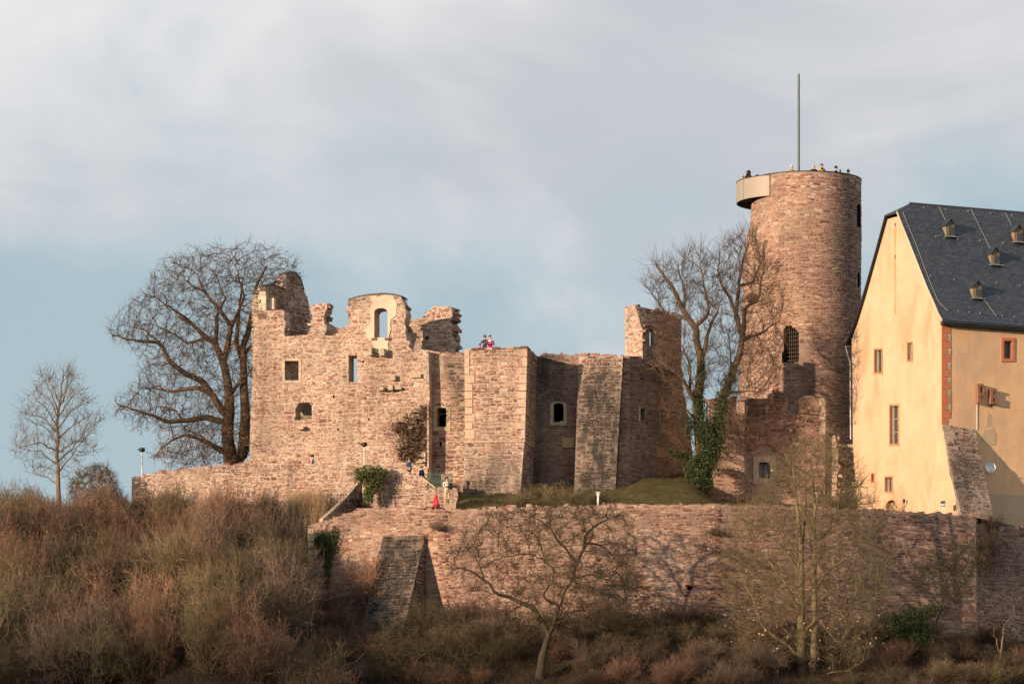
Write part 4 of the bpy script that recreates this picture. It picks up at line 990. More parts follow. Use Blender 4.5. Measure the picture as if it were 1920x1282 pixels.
# red quoins down the corner
zq = zat(598, 346); r_ = random.Random(2); i = 0
while zq > zat(793, 346):
    h = r_.uniform(.36, .5); w_ = .62 if i % 2 else .42; gr = r_.random() < .2
    Geo().box(LP.pos(w_ / 2 + .004, zq - h / 2, .012), LP.d, LP.n, UP, w_, .05, h - .02).obj('quoin', REDSTONE, hou)
    if i % 2 == 0 and r_.random() < .6: Geo().box(LP.pos(.55, zq - h / 2, .008), LP.d, LP.n, UP, .22, .05, h - .03).obj('quoin', SANDTRIM, hou)
    zq -= h; i += 1
# the raised wall letters
LETM = plain('rusty_brown_letter', (.30, .14, .09), .6, .1, .3)
def letter(px0, py0, px1, py1, segs, name):
    a, b = LP.uz(px0, py1), LP.uz(px1, py0); W_, H_ = b[0] - a[0], b[1] - a[1]; g = Geo()
    for (x0, y0, x1, y1) in segs: g.box(LP.pos(a[0] + W_ * (x0 + x1) / 2, a[1] + H_ * (y0 + y1) / 2, .17), LP.d, LP.n, UP, W_ * (x1 - x0), .3, H_ * (y1 - y0))
    return g.obj(name, LETM, hou)
letter(1829, 721, 1843, 757, [(0, 0, .36, 1), (.362, .86, .8, 1), (.362, .40, .8, .54), (.64, .542, 1.0, .858)], 'wall_letter')
letter(1853, 731, 1866, 758, [(0, 0, .36, 1), (.362, .84, .9, 1), (.362, 0, .66, .16), (.662, 0, 1.0, .50), (.45, .36, .66, .50)], 'wall_letter')
Geo().tube([LP.pos(*LP.uz(1831.5, 757), .03), LP.pos(*LP.uz(1831.5, 806), .03)], .02, 5).obj('cable', WHITEP, hou)
STAIN = plaster_material('grey_cement_repair', (.50, .37, .245), (.53, .385, .24), (.40, .33, .27))
patch(LP, [(1846, 806), (1862, 804), (1868, 815), (1866, 833), (1856, 836), (1840, 824)], .012, 'cement_patch', STAIN, hou, .03, 3)
patch(LP, [(1851, 770), (1859, 778), (1858, 796), (1850, 800), (1849, 786)], .012, 'cement_patch', STAIN, hou, .03, 4)
# dish
dsh = thing('satellite_dish', LP.hit(1857, 876), 'white satellite dish on the shaded side wall of the yellow house beside the stone buttress', 'satellite dish')
cpos = LP.hit(1857, 876, .45); ax = (ln * .75 + EX * -.25 + UP * .35 + Vector((0, -.5, 0))).normalized(); e1 = ax.cross(UP).normalized(); e2 = e1.cross(ax); g = Geo(); v = [cpos - ax * .08]
for i in range(1, 5):
    for k in range(20): a = 2 * math.pi * k / 20; rr = .32 * i / 4; v.append(cpos + (e1 * math.cos(a) + e2 * math.sin(a) * 1.08) * rr + ax * (-.08 + .1 * (i / 4) ** 2))
fs = [[0, 1 + k, 1 + (k + 1) % 20] for k in range(20)] + [[1 + i * 20 + k, 1 + (i + 1) * 20 + k, 1 + (i + 1) * 20 + (k + 1) % 20, 1 + i * 20 + (k + 1) % 20] for i in range(3) for k in range(20)]
g.add(v, fs).obj('reflector', WHITEP, dsh, True)
Geo().tube([cpos - e2 * .32, cpos - e2 * .2 + ax * .3], .015, 5).ball(cpos - e2 * .18 + ax * .32, .045).obj('receiver_arm', GALV, dsh)
Geo().tube([cpos - ax * .08, LP.hit(1857, 880, .02)], .025, 6).obj('bracket', GALV, dsh)
# corner buttress
hb = thing('house_buttress', LP.hit(1800, 980, 1.5), 'big sloping dark rubble buttress at the right corner of the yellow house', 'buttress')
ms = Masonry(hb, 200)
t0, t1 = LP.pos(.004, zat(795, 346), .02), LP.hit(1829, 806, .02)
b0 = LP.pos(.004, zat(1000, 344), 2.95); b1 = LP.hit(1829, 806, .02); b1 = Vector((b1.x, b1.y, zat(1000, 344))) + ln * 2.7
hexa(ms, 'wall', [b0, b1, t1, t0], ln * -2.9, blob((1820, 880, 60, 60, .6), (1800, 920, 30, 60, .4)), seed=101, right=True, tone=(.38, .2), h=(.13, .26), pfn=lambda a, b, r: .5 if (r.random() < .12) else 0)
for i in range(4): pbox(LP, 1765, 797 + i * 14, 1781 + (i % 2) * 5, 809 + i * 14, .12 + i * .19, -.1, 'coping_stone', SANDTRIM, hb)
ms.finish()

# ------------------------------------------------------------------ lamps, signs
def lamp_post(px, top, foot, Y, label, head=.3):
    b = at(px, foot, Y); t = thing('lamp_post', b, label, 'street lamp', 'slim lamp posts on the castle terrace'); H_ = zat(top, Y) - b.z
    Geo().tube([b, b + UP * (H_ - .25)], [.05, .035], 8).obj('pole', GALV, t)
    Geo().tube([b + UP * (H_ - .28), b + UP * (H_ - .2), b + UP * (H_ - .02), b + UP * H_], [.06, head * .55, head * .5, .06], 10).obj('lamp_head', DARKIRON, t)
    Geo().box(b + UP * (H_ - .12) + EX * -.12, EX, EY, UP, .3, .12, .07).obj('lamp_arm', DARKIRON, t)
lamp_post(266.5, 839, 900, 347.2, 'slim grey lamp post against the sky at the left end of the terrace wall', .34)
lamp_post(683, 829, 885, 346.5, 'slim lamp post standing in front of the roofless ruin above the ivy', .36)
t = thing('sign_post', at(1121, 958, 338.7), 'white post with a small crossbar on the grass bank above the retaining wall', 'sign')
b = at(1121, 958, 338.7); Geo().box(b + UP * .55, EX, EY, UP, .1, .08, 1.1).obj('post', WHITEP, t); Geo().box(b + UP * 1.14, EX, EY, UP, .28, .06, .09).obj('crossbar', plain('grey_board', (.4, .4, .4)), t)
Geo().box(b + UP * 1.0 + EX * .0 - EY * .05, EX, EY, UP, .2, .02, .12).obj('name_plate', plain('grey_plate', (.5, .5, .5)), t)
p = GP.hit(1768, 960, 1.0); t = thing('information_sign', p, 'small dark sign on a white post in front of the sunlit gable', 'sign')
H_ = zat(944, p.y) - p.z; Geo().tube([p - UP * .4, p + UP * H_], .03, 6).obj('post', WHITEP, t)
dS = Vector((.75, -.66, 0)).normalized(); nS = Vector((-.66, -.75, 0)).normalized()
Geo().box(p + UP * H_, dS, nS, UP, .34, .05, .34).obj('board', plain('dark_sign', (.05, .05, .07), .5), t)
for k in (-1, 1): Geo().box(p + UP * (H_ - .06) + dS * .1 * k + nS * .03, dS, nS, UP, .08, .012, .12).obj('pictogram', WHITEP, t)
t = thing('wall_lantern', GP.hit(1695, 946), 'little black bracket lantern on the gable right of the arched gate', 'lamp')
q = GP.hit(1695, 943, .25); Geo().tube([GP.hit(1695, 949, 0), GP.hit(1695, 947, .2), q], .02, 5).obj('bracket', DARKIRON, t); Geo().tube([q, q + UP * .07, q + UP * .22, q + UP * .28], [.05, .07, .09, .02], 8).obj('lantern', DARKIRON, t)

# ------------------------------------------------------------------ people
SKIN = plain('skin', (.55, .33, .24), .6, 0, .05); HAIRD = plain('dark_hair', (.03, .022, .018), .6); HAIRG = plain('grey_hair', (.4, .36, .32), .6); HAIRB = plain('brown_hair', (.12, .07, .04), .6)
def body_mesh(pose):
    V = []; E = []; RD = []
    def add(p, r, par=None):
        V.append(p); RD.append(r)
        if par is not None: E.append((par, len(V) - 1))
        return len(V) - 1
    sit = pose == 'sit'; hz = .48 if sit else .93
    pel = add((0, 0, hz), (.165, .12)); wa = add((0, 0, hz + .17), (.15, .11), pel); ch = add((0, .01, hz + .38), (.19, .13), wa); sh = add((0, 0, hz + .52), (.12, .10), ch)
    nk = add((0, 0, hz + .58), (.06, .06), sh); h0 = add((0, -.01, hz + .65), (.075, .085), nk); h1 = add((0, -.015, hz + .74), (.088, .10), h0); add((0, -.01, hz + .82), (.06, .07), h1)
    for s in (-1, 1):
        a = add((s * .2, 0, hz + .48), (.068, .07), sh)
        if pose == 'hold': el = add((s * .25, -.06, hz + .22), (.055, .055), a); wr = add((s * .08, -.27, hz + .30), (.04, .04), el); hd = add((s * .03, -.31, hz + .34), (.035, .03), wr)
        elif pose == 'lean': el = add((s * .28, -.10, hz + .24), (.055, .055), a); wr = add((s * .14, -.33, hz + .21), (.04, .04), el); hd = add((s * .08, -.38, hz + .21), (.035, .03), wr)
        elif sit: el = add((s * .25, -.05, hz + .22), (.055, .055), a); wr = add((s * .14, -.26, hz + .12), (.04, .04), el); hd = add((s * .1, -.33, hz + .11), (.035, .03), wr)
        else: el = add((s * .26, .02, hz + .22), (.055, .055), a); wr = add((s * .27, -.04, hz - .02), (.04, .04), el); hd = add((s * .26, -.07, hz - .1), (.035, .045), wr)
        hp = add((s * .1, 0, hz - .06), (.095, .10), pel)
        if sit: kn = add((s * .12, -.42, hz - .02), (.07, .07), hp); an = add((s * .12, -.44, .09), (.045, .05), kn)
        else: kn = add((s * .11, -.02, .50), (.068, .07), hp); an = add((s * .11, .01, .09), (.045, .05), kn)
        add((s * .125, an and V[an][1] - .16, .035), (.04, .032), an)
    me = bpy.data.meshes.new('person'); me.from_pydata(V, E, []); o = bpy.data.objects.new('person', me); col.objects.link(o)
    m = o.modifiers.new('s', 'SKIN'); m.use_smooth_shade = True
    for i, rr in enumerate(RD): me.skin_vertices[0].data[i].radius = rr
    me.skin_vertices[0].data[0].use_root = True
    o.modifiers.new('u', 'SUBSURF').levels = 1
    dg = bpy.context.evaluated_depsgraph_get(); me2 = bpy.data.meshes.new_from_object(o.evaluated_get(dg)); me2.name = 'person'
    bpy.data.objects.remove(o)
    for _ in range(4): me2.materials.append(SKIN)
    for f in me2.polygons:
        c = f.center; f.use_smooth = True
        hand = (pose == 'hold' and c.y < -.265) or (pose == 'lean' and c.y < -.345) or (sit and c.y < -.29 and c.z > .55) or (pose == 'stand' and abs(c.x) > .2 and c.z < hz - .04)
        f.material_index = 0 if (c.z > hz + .57 or hand) else (3 if c.z < .1 else (2 if c.z < hz + .02 and (abs(c.x) < .2 or sit) else 1))
    return me2, hz
BODY = {}
CL = {}
def cloth(c):
    if c not in CL: CL[c] = plain('cloth_%d' % len(CL), c, .9, 0, .15)
    return CL[c]
def person(px, py_feet, Y, label, jacket, trousers=(.05, .05, .07), hair=None, face=0.0, scale=1.0, pose='stand', hat=None, extra=None, z=None, skin_only=False, group=None):
    if pose not in BODY: BODY[pose] = body_mesh(pose)
    me, hz = BODY[pose]; p = at(px, py_feet, Y)
    if z is not None: p.z = z
    o = bpy.data.objects.new('person', me); col.objects.link(o); o.location = p; o.rotation_euler = (0, 0, R(face)); o.scale = (scale,) * 3; WL[o] = p
    tag(o, label, 'person', group)
    for i, m in enumerate((SKIN, cloth(jacket), cloth(trousers), cloth((.03, .025, .02)))): o.material_slots[i].link = 'OBJECT'; o.material_slots[i].material = m
    def child(name, g, mat):
        me_ = bpy.data.meshes.new(name); me_.from_pydata([tuple(v) for v in g.v], [], g.f); me_.materials.append(mat); me_.polygons.foreach_set('use_smooth', [True] * len(me_.polygons)); me_.update()
        c = bpy.data.objects.new(name, me_); col.objects.link(c); c.parent = o; return c
    H = hz + .745
    if hat: child('hat', Geo().ball((0, .0, H + .05), .118, 10, 6, (1, 1.1, .85)).ball((0, .02, H + .16), .04), cloth(hat))
    else: child('hair', Geo().ball((0, .022, H + .028), .112, 10, 6, (1, 1.08, 1.0)), hair or HAIRD)
    child('face', Geo().ball((0, -.122, H - .03), .018, 6, 4, (.8, 1.2, 1.3)).ball((-.034, -.098, H), .012, 6, 4).ball((.034, -.098, H), .012, 6, 4), SKIN if skin_only else cloth((.22, .12, .09)))
    if extra: extra(child, hz)
    return o
def backpack(c): return lambda child, hz: child('backpack', Geo().ball((0, .2, hz + .3), .2, 8, 6, (.8, .55, 1.1)), cloth(c))
def hood(c): return lambda child, hz: child('hood', Geo().ball((0, .05, hz + .74), .15, 10, 6, (1, 1.05, 1.1)).tube([(0, .02, hz + .55), (0, .02, hz + .68)], [.17, .13], 8), cloth(c))
def bag(c): return lambda child, hz: child('shoulder_bag', Geo().ball((.12, -.3, hz + .26), .17, 8, 6, (.9, .8, 1.25)).tube([(.12, -.2, hz + .45), (.0, .0, hz + .56)], .02, 5), cloth(c))
def shawl(c): return lambda child, hz: child('scarf', Geo().tube([(0, 0, hz + .48), (0, 0, hz + .56), (0, 0, hz + .6)], [.15, .11, .085], 10), cloth(c))
def panel(c): return lambda child, hz: child('pale_yoke', Geo().tube([(0, .0, hz + .42), (0, 0, hz + .53)], [.225, .15], 10), cloth(c))
person(838, 948, 340.4, 'person in pale jacket and beige trousers standing with a black bag', (.62, .55, .45), (.60, .42, .24), face=25, scale=.98, pose='hold', extra=bag((.02, .02, .025)))
person(817, 961, 339.6, 'person in a bright red hooded coat sitting on the steps above the retaining wall', (.56, .055, .075), (.50, .05, .07), face=-15, scale=.80, pose='sit', extra=hood((.56, .055, .075)))
person(586, 905, 346.9, 'person in grey with red backpack behind the terrace wall', (.42, .40, .40), face=75, scale=.98, extra=backpack((.55, .08, .09)))
person(767, 900, 345.2, 'child in a blue jacket higher up behind the sloping stair wall', (.08, .15, .33), (.05, .07, .12), face=50, scale=.75, hair=HAIRB)
person(791, 916, 345.0, 'child in dark top and bright blue trousers lower down behind the sloping stair wall', (.03, .045, .10), (.10, .32, .62), face=50, scale=.78)
zb_ = zat(652, 349.2)
person(899.5, 672, 349.6, 'child with only the head showing above the bastion edge, left of the two adults', (.42, .17, .11), face=-20, scale=.72, z=zb_ - .98, hair=HAIRD)
person(909, 670, 349.8, 'person in a dark jacket and dark teal cap in the middle of the bastion top', (.06, .05, .06), face=-25, scale=.88, z=zb_ - .72, hat=(.03, .10, .12), pose='lean')
person(919, 670, 349.8, 'person in magenta and white jacket on the bastion top', (.55, .03, .18), face=20, scale=.95, z=zb_ - .82, pose='hold', hair=HAIRB, extra=panel((.75, .68, .66)))
zt_f = ZT - 1.15
tw = 'visitors looking out from the tower top'
zbal = ZB0 + .2
person(1392.5, 0, 366.3, 'child with a red and white cap and red jacket on the tower balcony', (.60, .10, .09), face=-40, scale=.84, z=zbal + .12, hat=(.62, .06, .07), pose='lean', group=tw, extra=lambda child, hz: child('hat_band', Geo().tube([(0, 0, hz + .775), (0, 0, hz + .815)], [.128, .128], 10), cloth((.75, .72, .7))))
person(1403, 0, 365.9, 'tall person in a hooded black coat on the tower balcony', (.025, .02, .022), face=-30, scale=1.02, z=zbal + .05, group=tw, extra=hood((.025, .02, .022)))
person(1420, 0, 366.2, 'person of whom only dark hair shows above the balcony rim', (.1, .09, .09), face=10, scale=.92, z=zbal + .02, group=tw)
yr = 366 - TR + .75
def rimz(px, py_top, Yp, sc): return zat(py_top, Yp) - sc * 1.79 + .13
person(1484, 0, 363.6, 'person in an olive jacket and cream hat left of the flagpole on the tower top', (.24, .22, .14), face=0, scale=.9, z=rimz(1484, 314.5, 363.6, .9), hat=(.62, .5, .36), group=tw)
person(1526, 0, 363.5, 'bald person in a black jacket just right of the flagpole on the tower top', (.03, .03, .035), face=10, scale=.95, z=rimz(1526, 313, 363.5, .95), hair=SKIN, group=tw)
person(1541, 0, 363.5, 'person in a mustard yellow jacket with dark scarf on the tower top', (.52, .34, .08), face=15, scale=1.0, z=rimz(1541, 311, 363.5, 1.0), hair=HAIRB, group=tw, extra=shawl((.05, .03, .025)))
person(1567.5, 0, 363.9, 'person in navy with a dark cap seen from the side on the tower top', (.035, .04, .06), face=60, scale=.95, z=rimz(1567.5, 316, 363.9, .95), hat=(.02, .02, .025), group=tw)
person(1575.5, 0, 364.2, 'person in a white woolly hat between two dark figures on the tower top', (.3, .24, .2), face=0, scale=.8, z=rimz(1575.5, 322, 364.2, .8), hat=(.78, .74, .7), group=tw)
person(1590.5, 0, 364.6, 'person in a grey jacket with dark cap at the right end of the tower top', (.10, .11, .13), face=70, scale=.92, z=rimz(1590.5, 322.5, 364.6, .92), hat=(.03, .03, .035), group=tw)
# ------------------------------------------------------------------ trees
def batch(P, Rd, sides=3):
    """many tubes at once: P (N,k,3), Rd (N,k) -> verts, quads"""
    P = np.asarray(P, float); Rd = np.asarray(Rd, float); N, k, _ = P.shape
    d = P[:, -1] - P[:, 0]; d /= np.linalg.norm(d, axis=1, keepdims=True) + 1e-9
    ref = np.where(np.abs(d[:, 2:3]) > .9, np.array([[1.0, 0, 0]]), np.array([[0, 0, 1.0]]))
    a = np.cross(d, ref); a /= np.linalg.norm(a, axis=1, keepdims=True) + 1e-9; b = np.cross(d, a)
    an = 2 * np.pi * np.arange(sides) / sides
    off = a[:, None, :] * np.cos(an)[None, :, None] + b[:, None, :] * np.sin(an)[None, :, None]
    V = P[:, :, None, :] + off[:, None, :, :] * Rd[:, :, None, None]
    base = (np.arange(N) * k * sides)[:, None, None]; i = np.arange(k - 1)[None, :, None] * sides; s = np.arange(sides)[None, None, :]; s2 = (s + 1) % sides
    q = np.stack([base + i + s, base + i + s2, base + i + sides + s2, base + i + sides + s], -1).reshape(-1, 4)
    return V.reshape(-1, 3), q
def merge(parts):
    V = []; Q = []; n = 0
    for v, q in parts: V.append(v); Q.append(q + n); n += len(v)
    return np.concatenate(V), np.concatenate(Q)
def leaves(C, size, r, flat=.0, droop=0.3):
    C = np.asarray(C, float); N = len(C); a = r.normal(size=(N, 3)); a /= np.linalg.norm(a, axis=1, keepdims=True); t = r.normal(size=(N, 3)); b = np.cross(a, t); b /= np.linalg.norm(b, axis=1, keepdims=True)
    s = size * r.uniform(.6, 1.3, (N, 1)); V = np.stack([C - a * s, C + b * s * .55, C + a * s, C - b * s * .55], 1)
    return V.reshape(-1, 3), np.arange(N * 4).reshape(-1, 4)

def tree(name, limbs, envelope, Y, depth, base_r, label, cat, bark, seed, n_attr=1500, D=.32, dk=.55, di=2.6, up=.10, tip=.007, twigs=3, twl=(.3, .7), jitter=.22, thr=.06, min_branch=.085, group=None, extra_env=(), droop=0.0, wander=1.0, maxn=30):
    """limbs: (pixel polyline, radius at its start, depth drift); the first is the trunk, the others spring from the nearest older node"""
    r = np.random.default_rng(seed); P = []; par = []; fixed = {}
    for li, (pl, r0, dy) in enumerate(limbs):
        pts = [np.array(at(x, y, Y)) for x, y in pl]
        if li == 0: prev = None; ys = 0.0
        else:
            A_ = np.array(P); k = int(np.argmin((A_[:, 0] - pts[0][0]) ** 2 + (A_[:, 2] - pts[0][2]) ** 2)); prev = k; ys = A_[k, 1] - Y; pts[0] = A_[k] - np.array([0, ys, 0])
        seg = [np.linalg.norm(b - a) for a, b in zip(pts[:-1], pts[1:])]; tot = sum(seg); run = 0
        if li == 0: P.append(pts[0]); par.append(-1); prev = 0; fixed[0] = base_r
        for a, b, L in zip(pts[:-1], pts[1:], seg):
            k = max(1, int(round(L / D)))
            for i in range(1, k + 1):
                run += L / k; q = a + (b - a) * i / k + np.array([0, ys + dy * (run / tot), 0]) + r.normal(size=3) * .03 * wander
                P.append(q); par.append(prev); prev = len(P) - 1; fixed[prev] = r0 * (1 - .85 * run / tot) if li else base_r * (1 - .84 * (run / tot) ** 1.1)
    # attractors inside the crown
    AT = []
    for env, n in [(envelope, n_attr)] + list(extra_env):
        E = np.array([at(x, y, Y) for x, y in env])[:, [0, 2]]; lo, hi = E.min(0), E.max(0); c, hw = (lo + hi) / 2, (hi - lo) / 2; got = []
        while len(got) < n:
            q = lo + (hi - lo) * r.random((n, 2)); q = q[pip(q, E)]
            for x, z in q: got.append((x, Y + depth * r.uniform(-1, 1) * math.sqrt(max(.05, 1 - ((x - c[0]) / hw[0]) ** 2 * .8)), z))
        AT.append(np.array(got[:n]))
    AT = np.concatenate(AT); P = [np.array(p) for p in P]; X = np.array(P); dist = np.full(len(AT), 1e9); near = np.zeros(len(AT), int)
    for i in range(0, len(X), 400):
        dm = np.linalg.norm(AT[:, None] - X[None, i:i + 400], axis=2); j = dm.argmin(1); v = dm[np.arange(len(AT)), j]; m = v < dist; dist[m] = v[m]; near[m] = j[m] + i
    alive = dist > dk; used = {}
    for it in range(160):
        act = alive & (dist < di)
        if not act.any(): break
        S = {}
        for a, k in zip(AT[act], near[act]):
            d = a - P[k]; d = d / (np.linalg.norm(d) + 1e-9); S[k] = S.get(k, 0) + d
        new = []
        for k, d in S.items():
            if used.get(k, 0) > 2: continue
            pd = P[k] - P[par[k]] if par[k] >= 0 else np.array([0, 0, 1.0]); pd = pd / (np.linalg.norm(pd) + 1e-9)
            d = d / (np.linalg.norm(d) + 1e-9) + pd * .35 + np.array([0, 0, up]) + r.normal(size=3) * jitter; d /= np.linalg.norm(d) + 1e-9
            used[k] = used.get(k, 0) + 1; P.append(P[k] + d * D * r.uniform(.8, 1.15)); par.append(k); new.append(len(P) - 1)
        if not new: break
        NX = np.array([P[i] for i in new]); dm = np.linalg.norm(AT[:, None] - NX[None], axis=2); j = dm.argmin(1); v = dm[np.arange(len(AT)), j]; m = v < dist
        dist[m] = v[m]; near[m] = np.array(new)[j[m]]; alive &= dist > dk
        if it > 20 and it % 8 == 0: used = {}
    n = len(P); X = np.array(P); kids = [[] for _ in range(n)]
    for i in range(1, n): kids[par[i]].append(i)
    order = []; stack = [0]
    while stack: k = stack.pop(); order.append(k); stack += kids[k]
    rad = np.zeros(n)
    for k in reversed(order):
        rad[k] = tip if not kids[k] else max(tip, sum(rad[c] ** 2.25 for c in kids[k]) ** (1 / 2.25))
    mx = rad[0]
    for k, v in fixed.items(): rad[k] = max(min(rad[k], v * 1.2), v * .92)
    for k in order[1:]: rad[k] = min(rad[k], rad[par[k]])
    root = X[0]; t = thing(name, root, label, cat, group)
    # thick chains become trunk and branches
    done = set(); chains = []; starts = [0]
    while starts:
        s = starts.pop(0); ch = [par[s]] if par[s] >= 0 else []; k = s
        while True:
            ch.append(k); done.add(k); c = [q for q in kids[k] if rad[q] > thr]
            if not c: break
            c.sort(key=lambda q: -rad[q]); starts += c[1:]; k = c[0]
        chains.append(ch)
    chains.sort(key=lambda c: -rad[c[min(1, len(c) - 1)]]); loose = Geo(); nb = 0
    for i, ch in enumerate(chains):
        if len(ch) < 2: continue
        pts = [Vector(X[k]) for k in ch]; rr = [float(rad[k]) for k in ch]
        if par[ch[-1]] >= 0 and ch[0] == par[ch[1]]: rr[0] = min(rr[0], rr[1] * 1.25)
        if len(pts) > 4:
            ps = pts[:]
            for j in range(1, len(pts) - 1): pts[j] = ps[j] * .5 + (ps[j - 1] + ps[j + 1]) * .25
        if 0 in ch[:2] and nb == 0 and i == 0: rr[0] *= 1.35; Geo().tube(pts, rr, 12).obj('trunk', bark, t, True)
        elif rr[1] > min_branch and nb < maxn: Geo().tube(pts, rr, 8).obj('branch', bark, t, True); nb += 1
        else: loose.tube(pts, rr, 5, False)
    parts = []
    e = [(par[k], k) for k in range(1, n) if k not in done]
    if e:
        e = np.array(e); parts.append(batch(np.stack([X[e[:, 0]], X[e[:, 1]]], 1), np.stack([np.minimum(rad[e[:, 0]], rad[e[:, 1]] * 1.3), rad[e[:, 1]]], 1), 4))
    if loose.v: parts.append((np.array([tuple(v) for v in loose.v]), np.array(loose.f)))
    thin = np.array([k for k in range(1, n) if rad[k] < .03]); 
    if len(thin) and twigs:
        k = np.repeat(thin, twigs); pd = X[k] - X[[par[i] for i in k]]; pd /= np.linalg.norm(pd, axis=1, keepdims=True) + 1e-9
        L = r.uniform(*twl, (len(k), 1)); d = pd * .8 + r.normal(size=(len(k), 3)) * .55 + np.array([0, 0, up * 1.5 - droop]); d /= np.linalg.norm(d, axis=1, keepdims=True)
        p0 = X[k]; p1 = p0 + d * L * .5 + r.normal(size=p0.shape) * .03; p2 = p1 + (d + np.array([0, 0, up - droop]) + r.normal(size=p0.shape) * .3) * L * .5
        parts.append(batch(np.stack([p0, p1, p2], 1), np.stack([np.full(len(k), tip * .95), np.full(len(k), tip * .75), np.full(len(k), tip * .45)], 1), 3))
        ends = p2
    else: ends = X[thin]
    v, q = merge(parts); o = mesh_obj('twigs', v, q, bark, t, True); o['kind'] = 'stuff'
    return t, X, rad, ends

oak_limbs = [
 ([(432, 880), (431, 852), (425, 811), (432, 766), (429, 732), (424, 694), (417, 677), (405, 646), (386, 629), (358, 605), (331, 591)], 0.595, .6),
 ([(420, 783), (400, 745), (379, 714), (345, 701), (317, 677), (300, 646), (273, 646), (242, 642), (213, 634)], 0.288, -1.6),
 ([(393, 735), (365, 725), (327, 732), (293, 725), (262, 722)], 0.192, 1.5),
 ([(420, 792), (386, 783), (345, 790), (310, 792), (283, 778), (249, 770), (220, 759)], 0.250, -1.0),
 ([(417, 850), (403, 835), (376, 814), (345, 797)], 0.192, 1.8),
 ([(420, 855), (386, 830), (351, 817), (320, 832), (292, 862)], 0.173, -1.8),
 ([(417, 677), (427, 646), (434, 612), (417, 588), (386, 553), (348, 528)], 0.250, -1.4),
 ([(405, 646), (405, 618), (403, 591), (420, 553), (400, 502)], 0.173, 1.6),
 ([(432, 870), (455, 850), (460, 783), (456, 715), (455, 677), (455, 646), (465, 612), (472, 577), (479, 526), (499, 491)], 0.442, 1.6),
 ([(455, 677), (441, 639), (444, 605), (448, 553), (454, 502)], 0.211, 1.8),
 ([(472, 577), (506, 526), (540, 498), (560, 500)], 0.163, 1.2),
 ([(437, 742), (461, 704), (476, 688)], 0.173, -.5),
 ([(458, 660), (479, 632), (500, 600)], 0.154, 1.0),
 ([(358, 605), (320, 575), (290, 560)], 0.125, -1.2), ([(386, 629), (350, 640), (325, 620), (285, 600)], 0.125, 1.4), ([(386, 553), (370, 515), (352, 495)], 0.106, 1.6),
 ([(345, 790), (325, 765), (290, 755)], 0.096, 1.6), ([(300, 646), (270, 620), (235, 610)], 0.086, .8), ([(434, 612), (460, 560), (440, 500)], 0.115, -1.8)]
oak_env = [(205, 612), (232, 585), (262, 560), (290, 520), (310, 495), (345, 482), (372, 478), (395, 475), (440, 472), (478, 466), (520, 474), (560, 492), (566, 510), (545, 560), (540, 690), (500, 720), (480, 760), (470, 850), (440, 858), (405, 850), (380, 845), (330, 800), (300, 806), (255, 798), (222, 782), (208, 760), (225, 745), (270, 715), (255, 690), (285, 668), (262, 650), (228, 648), (204, 634)]
t, X, rad, ends = tree('oak_tree', oak_limbs, oak_env, 356, 4.6, .50, 'huge spreading leafless oak on the terrace at the left end of the ruin', 'tree', BARK_OAK, 3, n_attr=5200, D=.3, dk=.38, di=1.9, up=.06, tip=.0095, twigs=3, twl=(.3, .75), jitter=.22, thr=.07, extra_env=[([(290, 868), (285, 850), (305, 830), (340, 812), (380, 825), (420, 850), (415, 868), (360, 876)], 260)])
E = np.array([p for p in ends]); pz = YH - F * E[:, 2] / E[:, 1]; pxx = 960 + F * E[:, 0] / E[:, 1]
pr_ = np.where(pz > 800, .75, np.where((pz > 640) & (pxx > 300), .10, .015)); m = nrg.random(len(E)) < pr_
v, q = leaves(np.repeat(E[m], 3, 0) + nrg.normal(size=(3 * m.sum(), 3)) * .10, .055, nrg); o = mesh_obj('withered_leaves', v, q, DEADLEAF, t); o['kind'] = 'stuff'

ash = [([(110, 985), (110, 940), (108, 880), (107, 840), (107, 790), (112, 745), (118, 700)], .20, .3)]
for (x0, y0, pts) in [(108, 905, [(80, 890), (50, 880)]), (108, 870, [(75, 845), (30, 838)]), (107, 850, [(75, 828), (25, 845)]), (107, 832, [(85, 800), (45, 780), (22, 800)][:2]), (107, 815, [(85, 785), (40, 770)]), (107, 800, [(90, 770), (65, 745), (48, 750)][:2]), (107, 785, [(95, 750), (72, 735)]), (108, 770, [(97, 735), (78, 700)]), (110, 750, [(95, 720), (90, 705)]), (108, 885, [(130, 860), (160, 820)]), (108, 868, [(135, 840), (165, 790), (190, 785)]), (107, 850, [(150, 825), (190, 855)][:1] + [(185, 850)]), (107, 825, [(140, 790), (175, 770)]), (107, 805, [(130, 770), (155, 755)]), (109, 780, [(130, 745), (150, 730)]), (113, 750, [(125, 725), (137, 705)]), (110, 765, [(122, 735), (128, 700)])]:
    ash.append(([(x0, y0)] + pts, .055, nrg.uniform(-1.2, 1.2)))
ash_env = [(22, 840), (30, 800), (45, 760), (60, 735), (75, 698), (100, 694), (118, 688), (145, 705), (160, 740), (195, 775), (190, 810), (180, 850), (150, 880), (120, 905), (70, 890), (40, 870)]
tree('slender_tree', ash, ash_env, 345.6, 2.0, .19, 'slender pale leafless tree standing alone against the sky at the far left', 'tree', BARK_ASH, 8, n_attr=650, D=.28, dk=.45, di=1.5, up=.26, tip=.009, twigs=3, twl=(.4, .95), jitter=.14, thr=.045, min_branch=.05)
bushy = [([(182, 985), (180, 960), (178, 930), (182, 900)], .10, .2), ([(180, 960), (165, 920), (150, 890)], .07, -.6), ([(180, 955), (200, 915), (212, 890)], .07, .6), ([(179, 940), (170, 905), (168, 880)], .06, .8), ([(180, 965), (150, 940), (138, 915)], .06, .5)]
